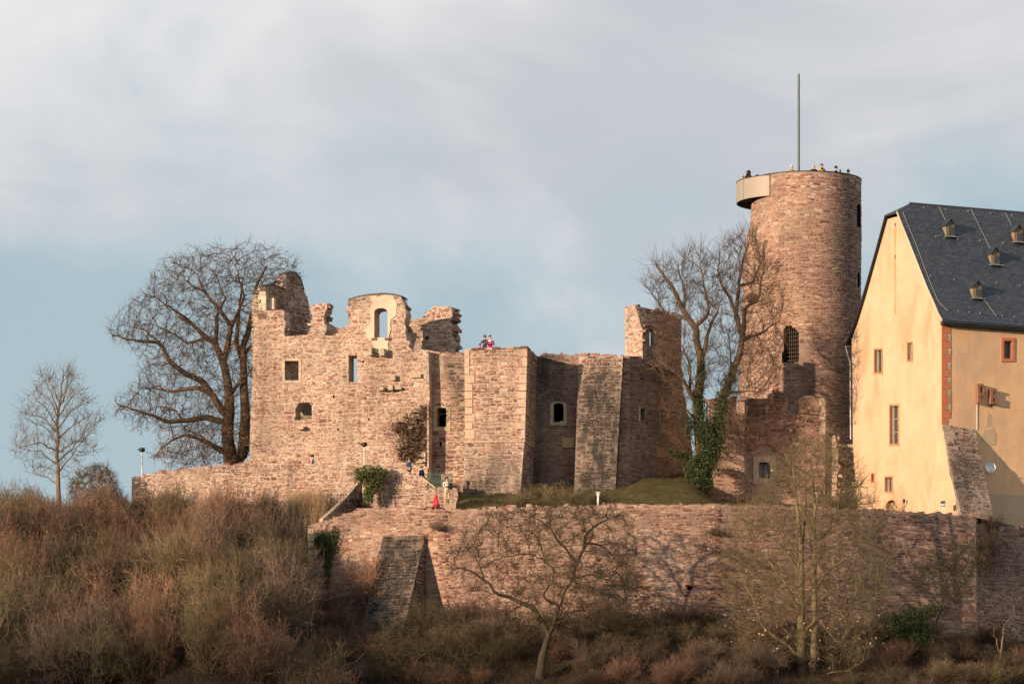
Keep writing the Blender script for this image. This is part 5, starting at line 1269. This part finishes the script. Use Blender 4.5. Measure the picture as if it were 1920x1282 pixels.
tree('bushy_tree', bushy, [(128, 940), (130, 905), (150, 885), (178, 872), (205, 878), (218, 900), (224, 950), (200, 970), (150, 970)], 345.0, 1.4, .10, 'small bushy leafless tree to the right of the slender pale tree', 'tree', BARK_LICHEN, 12, n_attr=1500, D=.19, dk=.24, di=1.5, up=.2, tip=.010, twigs=5, twl=(.2, .5), thr=.05, min_branch=.05)

twin_limbs = [
 ([(1330, 948), (1326, 915), (1316, 860), (1310, 800), (1308, 752), (1314, 675), (1306, 649), (1306, 620), (1293, 602), (1280, 584), (1270, 559), (1259, 538), (1241, 515), (1229, 500)], 0.464, -.5),
 ([(1314, 672), (1324, 650), (1324, 631), (1334, 605), (1344, 588), (1352, 560)], 0.189, .8),
 ([(1306, 613), (1324, 597), (1329, 579), (1319, 546), (1312, 500)], 0.155, -.9),
 ([(1293, 600), (1277, 595), (1247, 587), (1229, 556), (1211, 533)], 0.133, .9),
 ([(1283, 586), (1285, 554), (1277, 520), (1268, 490)], 0.133, 1.0),
 ([(1308, 760), (1293, 739), (1272, 703), (1241, 687), (1215, 700)], 0.177, -1.4),
 ([(1300, 735), (1293, 721), (1293, 682), (1280, 649), (1262, 630)], 0.111, .6),
 ([(1322, 890), (1332, 840), (1345, 790), (1355, 747), (1368, 708), (1386, 667), (1393, 636), (1386, 610), (1381, 584), (1386, 538), (1388, 515), (1396, 480), (1404, 455)], 0.376, .9),
 ([(1392, 636), (1396, 597), (1398, 574), (1422, 564), (1428, 530), (1432, 500)], 0.177, -.8),
 ([(1392, 638), (1411, 628), (1437, 618), (1450, 604), (1462, 600)], 0.144, .7),
 ([(1381, 586), (1368, 554), (1355, 538), (1346, 507), (1350, 470)], 0.133, -.6),
 ([(1387, 530), (1402, 530), (1414, 525), (1422, 502), (1436, 470)], 0.121, .8),
 ([(1358, 742), (1370, 736), (1396, 734), (1422, 738)], 0.099, -1.0),
 ([(1372, 700), (1369, 660), (1366, 630), (1352, 618)], 0.066, -.9),
 ([(1312, 790), (1285, 770), (1262, 775), (1232, 772)], 0.088, -1.2), ([(1340, 800), (1362, 770), (1380, 790), (1400, 800)], 0.078, -1.0), ([(1316, 850), (1290, 820), (1262, 840)], 0.066, -1.0), ([(1330, 850), (1352, 832), (1372, 848)], 0.056, -1.2)]
twin_env = [(1203, 535), (1222, 500), (1240, 490), (1262, 480), (1300, 470), (1330, 485), (1346, 500), (1355, 458), (1380, 440), (1408, 430), (1425, 445), (1445, 480), (1462, 520), (1478, 580), (1480, 640), (1462, 690), (1470, 730), (1420, 750), (1360, 770), (1330, 740), (1300, 760), (1265, 760), (1235, 720), (1215, 690), (1240, 640), (1232, 600)]
t, X, rad, ends = tree('twin_trunk_tree', twin_limbs, twin_env, 352.0, 2.0, .50, 'leafless tree with two tall forking stems clad in ivy, in front of the round tower', 'tree', BARK_TWIN, 15, n_attr=1700, D=.28, dk=.42, di=1.6, up=.34, tip=.0105, twigs=4, twl=(.5, 1.2), jitter=.2, thr=.05, min_branch=.06, extra_env=[([(1235, 760), (1245, 820), (1270, 870), (1300, 860), (1300, 770)], 110), ([(1345, 770), (1400, 790), (1410, 840), (1380, 870), (1345, 840)], 110)])
def ivy_mass(specs, Y, n, size, seed, dep=.6, stemlike=None):
    """leaf positions: specs are pixel ellipses (x, y, rx, ry, weight)"""
    r = np.random.default_rng(seed); out = []; tot = sum(s[4] for s in specs)
    for x, y, rx, ry, w in specs:
        k = int(n * w / tot); a = r.normal(size=(k, 3)); a /= np.linalg.norm(a, axis=1, keepdims=True); a *= (r.random((k, 1)) ** .4)
        lump = 1 + .25 * np.sin(a[:, :1] * 7 + x) * np.cos(a[:, 2:3] * 6 + y)
        c = np.array(at(x, y, Y)); s = Y / F; out.append(c + a * lump * np.array([rx * s, min(dep, rx * s), ry * s]))
    return leaves(np.concatenate(out), size, r)
v, q = ivy_mass([(1310, 900, 28, 28, 3), (1322, 870, 30, 30, 3), (1330, 835, 28, 30, 3), (1300, 870, 22, 18, 1.2), (1275, 853, 14, 8, .6), (1262, 848, 10, 7, .4), (1318, 800, 22, 40, 2), (1310, 750, 13, 40, 1.4), (1314, 700, 10, 30, .8), (1352, 760, 14, 30, 1.1), (1362, 725, 10, 26, .7), (1374, 700, 8, 22, .5), (1292, 800, 14, 24, .7), (1350, 800, 20, 30, 1)], 351.5, 24000, .06, 21, .9)
o = mesh_obj('ivy', v, q, IVY, t); o['kind'] = 'stuff'

apple = [
 ([(1010, 1310), (1012, 1281), (1016, 1232), (1029, 1191), (1040, 1163), (1047, 1141), (1050, 1134)], 0.378, .2),
 ([(1050, 1136), (1029, 1128), (1018, 1117), (1023, 1104), (1035, 1095)], 0.196, -.3),
 ([(1050, 1134), (1059, 1108), (1075, 1084), (1081, 1056), (1093, 1032), (1095, 1004), (1117, 982), (1144, 967), (1166, 962)], 0.182, .5),
 ([(1081, 1058), (1067, 1032), (1045, 1012), (1029, 985), (1007, 974), (982, 960)], 0.119, -.8),
 ([(1036, 1100), (1040, 1084), (1037, 1067), (1020, 1051), (1001, 1040), (974, 1040), (941, 1048), (905, 1062)], 0.140, -.9),
 ([(1022, 1180), (1001, 1141), (976, 1130), (957, 1119), (935, 1114), (908, 1089), (886, 1073), (856, 1064), (837, 1052)], 0.182, -.6),
 ([(905, 1086), (901, 1062), (889, 1040), (880, 1020)], 0.070, .3), ([(1095, 1010), (1127, 1018), (1158, 1048), (1180, 1065)], 0.084, .5), ([(1075, 1086), (1100, 1075), (1130, 1082), (1150, 1110)], 0.084, -.7), ([(1040, 1165), (1065, 1150), (1090, 1140), (1110, 1150)], 0.070, .5), ([(1020, 1051), (1010, 1010), (990, 985)], 0.070, .7), ([(1093, 1030), (1110, 1000), (1105, 965)], 0.070, .9), ([(976, 1130), (965, 1150), (950, 1180)], 0.070, -.6)]
t, X, rad, ends = tree('apple_tree', apple, [(838, 1040), (862, 1005), (900, 965), (960, 945), (1020, 935), (1090, 928), (1150, 940), (1185, 970), (1200, 1030), (1195, 1100), (1165, 1150), (1110, 1180), (1060, 1170), (1000, 1190), (940, 1180), (890, 1130), (850, 1080)], 330.0, 2.4, .37, 'gnarled old fruit tree with a short leaning trunk in front of the retaining wall, centre', 'tree', BARK_FRUIT, 31, n_attr=1150, D=.25, dk=.42, di=1.6, up=.05, tip=.0105, twigs=5, twl=(.35, .95), jitter=.24, thr=.04, min_branch=.05, wander=1.4)
stems = [
 ([(1503, 1320), (1503, 1281), (1502, 1218), (1503, 1130), (1503, 1042), (1499, 989), (1490, 918), (1486, 870)], 0.324, -.2),
 ([(1503, 1300), (1524, 1270), (1528, 1183), (1528, 1095), (1528, 1006), (1528, 936), (1521, 860)], 0.276, .3),
 ([(1503, 1091), (1485, 1049), (1453, 1013), (1411, 985), (1385, 975)], 0.114, -.6), ([(1500, 1240), (1482, 1211), (1460, 1197), (1432, 1176), (1408, 1112), (1376, 1042)], 0.130, .7),
 ([(1531, 1105), (1552, 1070), (1594, 1042), (1625, 1015)], 0.114, -.4), ([(1506, 1182), (1538, 1155), (1577, 1140), (1623, 1126), (1650, 1120)], 0.097, -.9), ([(1528, 1012), (1549, 999), (1570, 953), (1590, 905)], 0.097, .7), ([(1528, 1000), (1500, 950), (1470, 900)], 0.082, -.6),
 ([(1520, 1290), (1549, 1262), (1591, 1257), (1625, 1235)], 0.097, -.6), ([(1501, 1060), (1470, 1000), (1440, 935)], 0.097, .8), ([(1503, 1042), (1510, 980), (1515, 900)], 0.097, .9), ([(1528, 960), (1545, 900), (1558, 850)], 0.082, -.5), ([(1503, 1150), (1470, 1090), (1430, 1040), (1400, 1010)], 0.097, -.9), ([(1530, 1130), (1560, 1110), (1600, 1085), (1640, 1070)], 0.082, .8), ([(1502, 1218), (1470, 1180), (1440, 1150)], 0.082, -.8), ([(1540, 1165), (1560, 1195), (1585, 1220)], 0.065, -.5)]
t, X, rad, ends = tree('many_stemmed_tree', stems, [(1352, 1030), (1370, 985), (1400, 940), (1430, 895), (1465, 850), (1500, 828), (1545, 826), (1585, 850), (1625, 900), (1660, 960), (1680, 1020), (1670, 1100), (1650, 1160), (1630, 1240), (1560, 1255), (1440, 1230), (1370, 1190), (1345, 1110)], 332.5, 2.6, .33, 'bare upright tree with several olive stems in front of the retaining wall, right of centre', 'tree', BARK_OLIVE, 37, n_attr=1300, D=.26, dk=.42, di=1.6, up=.26, tip=.0105, twigs=4, twl=(.45, 1.2), jitter=.18, thr=.04, min_branch=.05)
E = np.array(ends); pz = YH - F * E[:, 2] / E[:, 1]; m = nrg.random(len(E)) < np.where(pz > 1150, .16, .012)
v, q = leaves(E[m], .085, nrg); o = mesh_obj('hanging_leaves', v, q, PALELEAF, t); o['kind'] = 'stuff'
lean = [([(1660, 1275), (1676, 1252), (1705, 1231), (1748, 1190), (1760, 1154), (1776, 1127), (1794, 1099), (1801, 1074), (1819, 1054), (1832, 1040)], .13, .3),
 ([(1762, 1150), (1766, 1118), (1762, 1081), (1760, 1055)], .07, -.4), ([(1768, 1135), (1776, 1088), (1786, 1064), (1780, 1040)], .06, .4), ([(1762, 1140), (1739, 1099), (1716, 1086)], .05, -.5), ([(1801, 1076), (1812, 1085), (1815, 1095)], .03, .2)]
t, X, rad, ends = tree('leaning_tree', lean, [(1700, 1090), (1712, 1065), (1745, 1045), (1760, 1025), (1800, 1020), (1835, 1030), (1838, 1060), (1815, 1100), (1790, 1130), (1750, 1125), (1715, 1115)], 336.5, 1.0, .12, 'leaning leafless tree half smothered in dark ivy beside the wall corner at the right', 'tree', BARK_LICHEN, 41, n_attr=420, D=.2, dk=.3, di=1.2, up=.14, tip=.008, twigs=5, twl=(.3, .8), thr=.035, min_branch=.035)
v, q = ivy_mass([(1710, 1160, 34, 26, 3), (1740, 1145, 24, 16, 1.6), (1690, 1180, 24, 26, 2), (1718, 1200, 30, 26, 2.2), (1735, 1180, 24, 22, 1.5), (1705, 1220, 14, 10, .5), (1678, 1165, 14, 14, .6)], 336.2, 11000, .05, 42, 1.0); o = mesh_obj('ivy', v, q, IVY, t); o['kind'] = 'stuff'
snag = [([(1876, 1290), (1876, 1236), (1878, 1206), (1883, 1172), (1889, 1160), (1901, 1154), (1902, 1131)], .11, 0), ([(1877, 1225), (1868, 1205), (1862, 1184), (1856, 1160)], .05, -.3), ([(1884, 1170), (1876, 1160)], .04, .2)]
tree('dead_tree', snag, [(1850, 1190), (1850, 1150), (1880, 1130), (1905, 1120), (1905, 1160)], 338.5, .5, .11, 'broken grey dead tree stump with two forked limbs at the far right edge', 'tree', BARK_ASH, 45, n_attr=26, D=.18, dk=.4, di=.8, tip=.008, twigs=1, thr=.03, min_branch=.03)
thin2 = [([(1172, 1300), (1175, 1240), (1178, 1180), (1174, 1120), (1166, 1080)], .06, .2), ([(1177, 1190), (1195, 1150), (1215, 1110)], .035, -.3), ([(1176, 1160), (1155, 1120), (1148, 1090)], .03, .4), ([(1176, 1220), (1200, 1190), (1222, 1170)], .03, .4)]
tree('sapling', thin2, [(1120, 1200), (1135, 1100), (1170, 1065), (1215, 1095), (1240, 1160), (1220, 1230), (1150, 1240)], 332.5, 1.2, .06, 'thin leafless sapling between the old fruit tree and the many stemmed tree', 'tree', BARK_LICHEN, 47, n_attr=420, D=.22, dk=.36, di=1.3, up=.1, tip=.008, twigs=5, twl=(.3, .9), thr=.03, min_branch=.03, jitter=.3)
thin3 = [([(745, 1330), (765, 1270), (790, 1220), (800, 1180)], .06, .2), ([(770, 1265), (740, 1230), (720, 1200)], .04, .4), ([(785, 1235), (830, 1205), (850, 1180)], .04, -.4), ([(800, 1190), (790, 1160), (778, 1130)], .03, .3), ([(775, 1255), (830, 1240), (880, 1225)], .035, .3)]
tree('wild_fruit_tree', thin3, [(680, 1260), (690, 1200), (740, 1165), (790, 1120), (850, 1150), (920, 1170), (950, 1220), (900, 1270), (780, 1280)], 330.0, 1.8, .07, 'low twiggy wild fruit tree at the foot of the sloping buttress', 'tree', BARK_LICHEN, 49, n_attr=900, D=.22, dk=.36, di=1.4, up=.08, tip=.008, twigs=5, twl=(.3, .9), thr=.035, min_branch=.035, jitter=.36)

# ------------------------------------------------------------------ ivy and creepers on walls
def creeper(name, specs, Y, n, size, seed, mat, label, cat, dep=.4, stems=None):
    t = thing(name, at(specs[0][0], max(s[1] + s[3] for s in specs), Y), label, cat)
    v, q = ivy_mass(specs, Y, n, size, seed, dep); o = mesh_obj('leaves', v, q, mat, t); o['kind'] = 'stuff'
    if stems:
        g = Geo()
        for st in stems: g.tube([at(x, y, Y) for x, y in st], .03, 5)
        g.obj('stem', BARK_LICHEN, t)
    return t
creeper('ivy', [(612, 1020, 24, 26, 3), (628, 1005, 12, 22, 1.2), (598, 1010, 12, 14, .8), (615, 1050, 9, 30, .8), (613, 1080, 5, 22, .3)], 340.0, 5200, .048, 51, IVY, 'ivy hanging down the left end of the retaining wall', 'ivy', .35, [[(613, 1105), (614, 1060), (612, 1020)]])
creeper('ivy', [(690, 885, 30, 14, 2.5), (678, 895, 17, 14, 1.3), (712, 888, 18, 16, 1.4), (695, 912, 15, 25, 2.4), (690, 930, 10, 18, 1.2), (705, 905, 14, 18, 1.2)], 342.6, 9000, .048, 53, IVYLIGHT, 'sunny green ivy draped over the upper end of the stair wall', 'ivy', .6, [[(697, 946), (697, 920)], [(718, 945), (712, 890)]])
creeper('ivy', [(640, 952, 18, 10, 1.5), (655, 935, 12, 16, 1.5), (632, 965, 14, 6, .8)], 343.2, 1500, .045, 54, IVY, 'dark moss and ivy on the shaded end of the terrace wall', 'ivy', .3)
def shrub_mesh(seed, n_st=34, spread=.75, sub=9, up=.5, rad=.0100, curve=.38):
    """a leafless shrub about one metre tall (scaled later)"""
    r = np.random.default_rng(seed); parts = []; tips = []
    az = r.uniform(0, 2 * np.pi, n_st); inc = np.sqrt(r.uniform(0, 1, n_st)) * spread; L = r.uniform(.55, 1.05, n_st); P = []; 
    d = np.stack([np.sin(inc) * np.cos(az), np.sin(inc) * np.sin(az), np.cos(inc)], 1); p0 = np.stack([np.cos(az), np.sin(az), az * 0], 1) * r.uniform(0, .14, (n_st, 1))
    pts = [p0]; cur = d.copy()
    for i in range(4):
        cur = cur + r.normal(size=cur.shape) * curve * .5 + np.array([0, 0, .06]); cur /= np.linalg.norm(cur, axis=1, keepdims=True); pts.append(pts[-1] + cur * (L[:, None] / 4))
    S = np.stack(pts, 1); rr = np.linspace(1, .35, 5)[None] * rad * r.uniform(.6, 1.1, (n_st, 1)); parts.append(batch(S, rr, 4))
    k = np.repeat(np.arange(n_st), sub); f = r.uniform(.25, 1.0, len(k)) * 4; i0 = np.minimum(3, f.astype(int)); fr = (f - i0)[:, None]
    b = S[k, i0] * (1 - fr) + S[k, i0 + 1] * fr; dd = S[k, i0 + 1] - S[k, i0]; dd /= np.linalg.norm(dd, axis=1, keepdims=True); dd = dd * .6 + r.normal(size=dd.shape) * .62 + np.array([0, 0, up * .5]); dd /= np.linalg.norm(dd, axis=1, keepdims=True)
    l = r.uniform(.14, .38, (len(k), 1)); m = b + dd * l * .5 + r.normal(size=b.shape) * .02; e = m + (dd + r.normal(size=dd.shape) * .3 + np.array([0, 0, .15])) * l * .5
    parts.append(batch(np.stack([b, m, e], 1), np.tile(np.array([[.5, .4, .25]]) * rad, (len(k), 1)), 3))
    k2 = np.repeat(np.arange(len(k)), 3); f2 = r.uniform(0, 1, (len(k2), 1)); b2 = m[k2] * (1 - f2) + e[k2] * f2; d2 = dd[k2] * .7 + r.normal(size=b2.shape) * .6 + np.array([0, 0, .2]); d2 /= np.linalg.norm(d2, axis=1, keepdims=True); e2 = b2 + d2 * r.uniform(.06, .2, (len(k2), 1))
    parts.append(batch(np.stack([b2, e2], 1), np.tile(np.array([[.32, .2]]) * rad, (len(k2), 1)), 3))
    v, q = merge(parts); me = bpy.data.meshes.new('shrub'); me.vertices.add(len(v)); me.vertices.foreach_set('co', v.astype(np.float32).ravel()); me.loops.add(q.size); me.loops.foreach_set('vertex_index', q.astype(np.int32).ravel())
    me.polygons.add(len(q)); me.polygons.foreach_set('loop_start', np.arange(0, q.size, 4, dtype=np.int32)); me.update(calc_edges=True); me.materials.append(TWIG)
    lv, lq = leaves(e2[r.random(len(e2)) < .22], .016, r); ml = bpy.data.meshes.new('dry_leaves'); ml.from_pydata(lv.tolist(), [], lq.tolist()); ml.materials.append(DEADLEAF)
    return me, ml
SH = [shrub_mesh(200 + i, *a) for i, a in enumerate(((54, 1.0, 14), (48, .8, 14), (60, 1.15, 13), (44, .65, 14), (52, .9, 14)))]
TC_ = {'russet': (.25, .145, .095), 'olive': (.185, .14, .078), 'grey': (.185, .13, .09), 'dark': (.135, .095, .063)}
LB = {'russet': ('russet leafless shrub in the dense thicket on the left slope', 'russet shrubs of the left thicket'), 'olive': ('olive brown leafless shrub in the dense thicket on the left slope', 'olive shrubs of the left thicket'), 'grey': ('dull grey brown leafless shrub in the dense thicket on the left slope', 'grey brown shrubs of the left thicket')}
def shrub(x, y, h, colour, label, group, w=1.0, vi=None, leafy=False, z=None, name='shrub'):
    me, ml = SH[rng.randrange(len(SH)) if vi is None else vi]; o = bpy.data.objects.new(name, me); col.objects.link(o)
    o.location = (x, y, (float(hill_z(np.array(x), np.array(y))) if z is None else z) - .12); o.rotation_euler = (rng.uniform(-.1, .1), rng.uniform(-.1, .1), rng.uniform(0, 6.28)); o.scale = (h * w, h * w, h)
    k = rng.uniform(.7, 1.3); c = TC_[colour]; o.color = (c[0] * k, c[1] * k, c[2] * k, 1); tag(o, label, 'shrub', group)
    if leafy: l = bpy.data.objects.new('dry_leaves', ml); col.objects.link(l); l.parent = o; l['kind'] = 'stuff'
    return o
# left thicket: rows down the slope
for row in range(10):
    dy = (.8, 2.4, 4.3, 6.3, 8.5, 10.8, 13.2, 15.8, 18.5, 21.3)[row]
    for i in range(13):
        px = -70 + i * 58 + rng.uniform(-24, 24) + (row % 2) * 32
        X0 = xat(px, 340)
        if px > (548 if row < 2 else 505 + 16 * row): continue
        Y0 = float(np.interp(X0, HX, HY)) - dy + rng.uniform(-.6, .6); X0 = xat(px, Y0)
        hgt = rng.uniform(2.6, 4.4) * ((.42, .62, .8, .9, 1, 1, 1, 1, 1, 1)[row] if px > 240 else (.55, .75, .9, 1, 1, 1, 1, 1, 1, 1)[row])
        cl = rng.choices(('russet', 'olive', 'grey'), (5, 3, 2) if px < 420 and row < 6 else (3, 4, 3))[0]
        zone = 'along the terrace wall' if row == 0 and px > 240 else ('high on the left slope' if row < 2 else ('upper middle of the left slope' if row < 4 else ('lower middle of the left slope' if row < 6 else 'low on the left slope')))
        side = 'at the left picture edge' if px < 110 else ('below the slender pale tree' if px < 240 else ('below the big oak' if px < 440 else 'nearest the retaining wall'))
        lab = {'russet': 'russet', 'olive': 'olive brown', 'grey': 'dull grey brown'}[cl] + ' leafless shrub ' + zone + ', ' + side
        shrub(X0, Y0, hgt, cl, lab, lab.replace('shrub', 'shrubs'), w=rng.uniform(.62, .95), leafy=(cl == 'russet' and rng.random() < .8))
# skyline clump at the far left
for px, h in ((-20, 2.9), (15, 2.6), (50, 2.3), (-50, 3.2), (85, 1.5), (140, 1.3), (165, 1.5), (210, 1.3), (228, 1.0)):
    x = xat(px, 346.5); shrub(x, 346.5 + rng.uniform(-.6, .6), h, 'olive', 'olive leafless shrub on the skyline at the far left', 'skyline shrubs at the far left', w=.8)
# shrubs against the left end of the retaining wall and below it
for px, dy, h in ((535, 1.5, 1.7), (540, 4.0, 2.4), (545, 6.5, 2.8), (565, 9, 2.2), (610, 9.5, 1.5)):
    Y0 = 341.5 - dy; shrub(xat(px, Y0), Y0, h, 'grey', 'grey brown shrub crowding the left end of the retaining wall', 'shrubs at the left end of the retaining wall', w=.6)
# brambles along the foot of the retaining wall
for row in range(5):
    for i in range(26):
        px = 610 + i * 52 + rng.uniform(-22, 22)
        if (660 < px < 800 and row < 1) or (row > 2 and (abs(px - 1012) < 45 or abs(px - 1512) < 50)): continue
        Y0 = float(np.interp(xat(px, 338), HX, HY)) - 1.2 - row * 1.7 + rng.uniform(-.5, .5); cl = rng.choices(('russet', 'dark', 'grey', 'olive'), (3, 3, 3, 2))[0]
        at_ = 'left of the sloping buttress' if px < 690 else ('right of the sloping buttress' if px < 880 else ('below the old fruit tree' if px < 1150 else ('between fruit tree and many stemmed tree' if px < 1400 else ('below the many stemmed tree' if px < 1620 else 'under the wall corner at the right'))))
        L_ = {'russet': 'russet', 'dark': 'dark', 'grey': 'grey brown', 'olive': 'olive'}[cl] + ' bramble ' + ('close to the wall foot ' if row < 2 else 'further down the slope ') + at_
        shrub(xat(px, Y0), Y0, rng.uniform(.9, 1.8), cl, L_, L_.replace('bramble', 'brambles'), w=rng.uniform(1.0, 1.5), leafy=rng.random() < .5, name='bramble')
# shrubs near the walls
def tz(px, Y): return float(terrace_z(xat(px, Y), Y))
for px, Y, h, c, lab, w in ((438, 347.0, .95, 'grey', 'rounded brown shrub at the foot of the big oak', 1.2), (600, 348.6, 1.0, 'grey', 'brown shrub against the foot of the ruin right of the walker', 1.3), (632, 348.8, .85, 'grey', 'second brown shrub against the foot of the ruin, nearer the lamp post', 1.4), (1000, 344.5, 1.0, 'olive', 'olive shrub on the grass bank under the bastion corner', 1.5), (1040, 343.2, 1.1, 'olive', 'olive shrub on the grass bank below the arched opening', 1.5), (1072, 342.2, 1.0, 'olive', 'olive shrub on the grass bank left of the buttress foot', 1.5), (850, 347.2, .9, 'olive', 'green brown shrub on the bank behind the wire gate', 1.3), (1120, 343.0, .8, 'grey', 'thin grey shrub in front of the buttress foot', 1.3), (975, 342.0, .8, 'olive', 'low olive shrub on the grass bank left of centre', 1.5), (1545, 343.0, 1.3, 'olive', 'olive shrub behind the retaining wall at the broken wall stub', .9), (1590, 347.2, 1.6, 'grey', 'grey brown shrub in the corner below the yellow house', .8)):
    shrub(xat(px, Y), Y, h, c, lab, None, w=w, z=tz(px, Y))
for px, pb, Y, h, lab in ((1848, 1075, 341.5, 3.0, 'tall ragged brown creeper shrub growing over the wall corner under the buttress'), (1862, 1010, 342.0, 1.6, 'upper tuft of dry brown growth beside the buttress foot')):
    p = at(px, pb, Y); shrub(p.x, p.y, h, 'grey', lab, None, w=.55, z=p.z, leafy=True)
for px, pb, Y, lab in ((822, 990, 337.2, 'tuft of dry grass sprouting from the retaining wall above the sloping buttress'), (1340, 1000, Ye - .1, 'tuft of dry grass sprouting high on the retaining wall right of centre')):
    p = at(px, pb, Y); shrub(p.x, p.y, .5, 'grey', lab, None, w=1.5, z=p.z, vi=2)
p = at(690, 1120, 337.6); shrub(p.x, p.y, 2.6, 'russet', 'reddish shrub growing in the angle left of the sloping buttress', None, w=.75, z=p.z)
# dried creeper on the ruin
t = thing('dried_creeper', PA.hit(775, 868, .2), 'brown withered creeper and rubble clinging to the lower right of the roofless ruin', 'climbing plant')
specs = [(778, 800, 28, 24, 3), (760, 830, 20, 30, 2.4), (785, 835, 16, 28, 1.6), (795, 775, 14, 14, 1), (770, 855, 26, 14, 1.6), (748, 805, 12, 8, .6)]
v, q = ivy_mass(specs, PA.hit(775, 820).y - .25, 2200, .065, 71, .35); o = mesh_obj('withered_leaves', v, q, leaf_material('withered_creeper', (.10, .065, .04), (.24, .165, .105), .9), t); o['kind'] = 'stuff'
P_ = []; r = np.random.default_rng(72)
for i in range(420):
    s = specs[r.integers(len(specs))]; a = r.normal(size=2); x, y = s[0] + a[0] * s[2] * .5, s[1] + a[1] * s[3] * .5; p = np.array(PA.hit(x, y, .12 + r.random() * .3)); d = r.normal(size=3) * .25 + np.array([0, -.05, .1]); P_.append([p, p + d, p + d * 1.6 + r.normal(size=3) * .1])
v, q = batch(np.array(P_), np.tile([[.014, .011, .007]], (len(P_), 1)), 3); o = mesh_obj('stems', v, q, BARK_OAK, t); o['kind'] = 'stuff'

# ------------------------------------------------------------------ reeds, grass, undergrowth
def blades(P0, H_, lean_, r, rad, k=3, mat=None, name='blades', parent=None, kind='stuff'):
    N = len(P0); d = r.normal(size=(N, 3)) * lean_; d[:, 2] = 1; L = r.uniform(.6, 1.0, (N, 1)) * H_
    p1 = P0 + d * L * .55; p2 = p1 + (d + r.normal(size=(N, 3)) * lean_) * L * .45
    v, q = batch(np.stack([P0, p1, p2], 1), np.tile([[rad, rad * .8, rad * .35]], (N, 1)), 3); o = mesh_obj(name, v, q, mat, parent); o['kind'] = kind; return o
r = np.random.default_rng(81)
rp_ = at(578, 975, 343.2); t = thing('reed_clump', rp_, 'tall clump of pale straw coloured reeds in front of the terrace wall', 'reeds')
N = 1500; P0 = np.stack([xat(576, 343.2) + r.uniform(-1.1, 1.1, N), 343.3 + r.normal(size=N) * .4, np.zeros(N)], 1); P0[:, 2] = hill_z(P0[:, 0], P0[:, 1]) - .05
hh_ = np.clip(zat(912, 343.2) - P0[:, 2:3], 1.0, 3.2)
o = blades(P0, hh_, .08, r, .0085, mat=REED, name='stalks', parent=t)
# turf tufts on the bank
N = 9000; x = r.uniform(xat(825, 340), xat(1345, 342), N); k = r.random(N)
y = np.interp(x, TX, [q[0] for q in TN]) * (1 - k) + np.interp(x, TX, [q[0] for q in TF]) * k; P0 = np.stack([x, y, terrace_z(x, y) - .02], 1)
o = blades(P0, .1 + .2 * r.random((N, 1)) ** 2, .6, r, .012, mat=TURF, name='grass'); tag(o, 'short winter grass covering the bank below the curtain wall', 'grass')
# brush covering the slope
N = 26000; x = r.uniform(-36, 36, N); y = np.interp(x, HX, HY) - r.uniform(0.2, 22, N); 
P0 = np.stack([x, y, hill_z(x, y) - .03], 1)
o = blades(P0, .75, .75, r, .010, mat=leaf_material('dry_brush', (.06, .042, .028), (.19, .12, .075), .95), name='undergrowth'); tag(o, 'tangled dry brown undergrowth covering the slope', 'undergrowth')
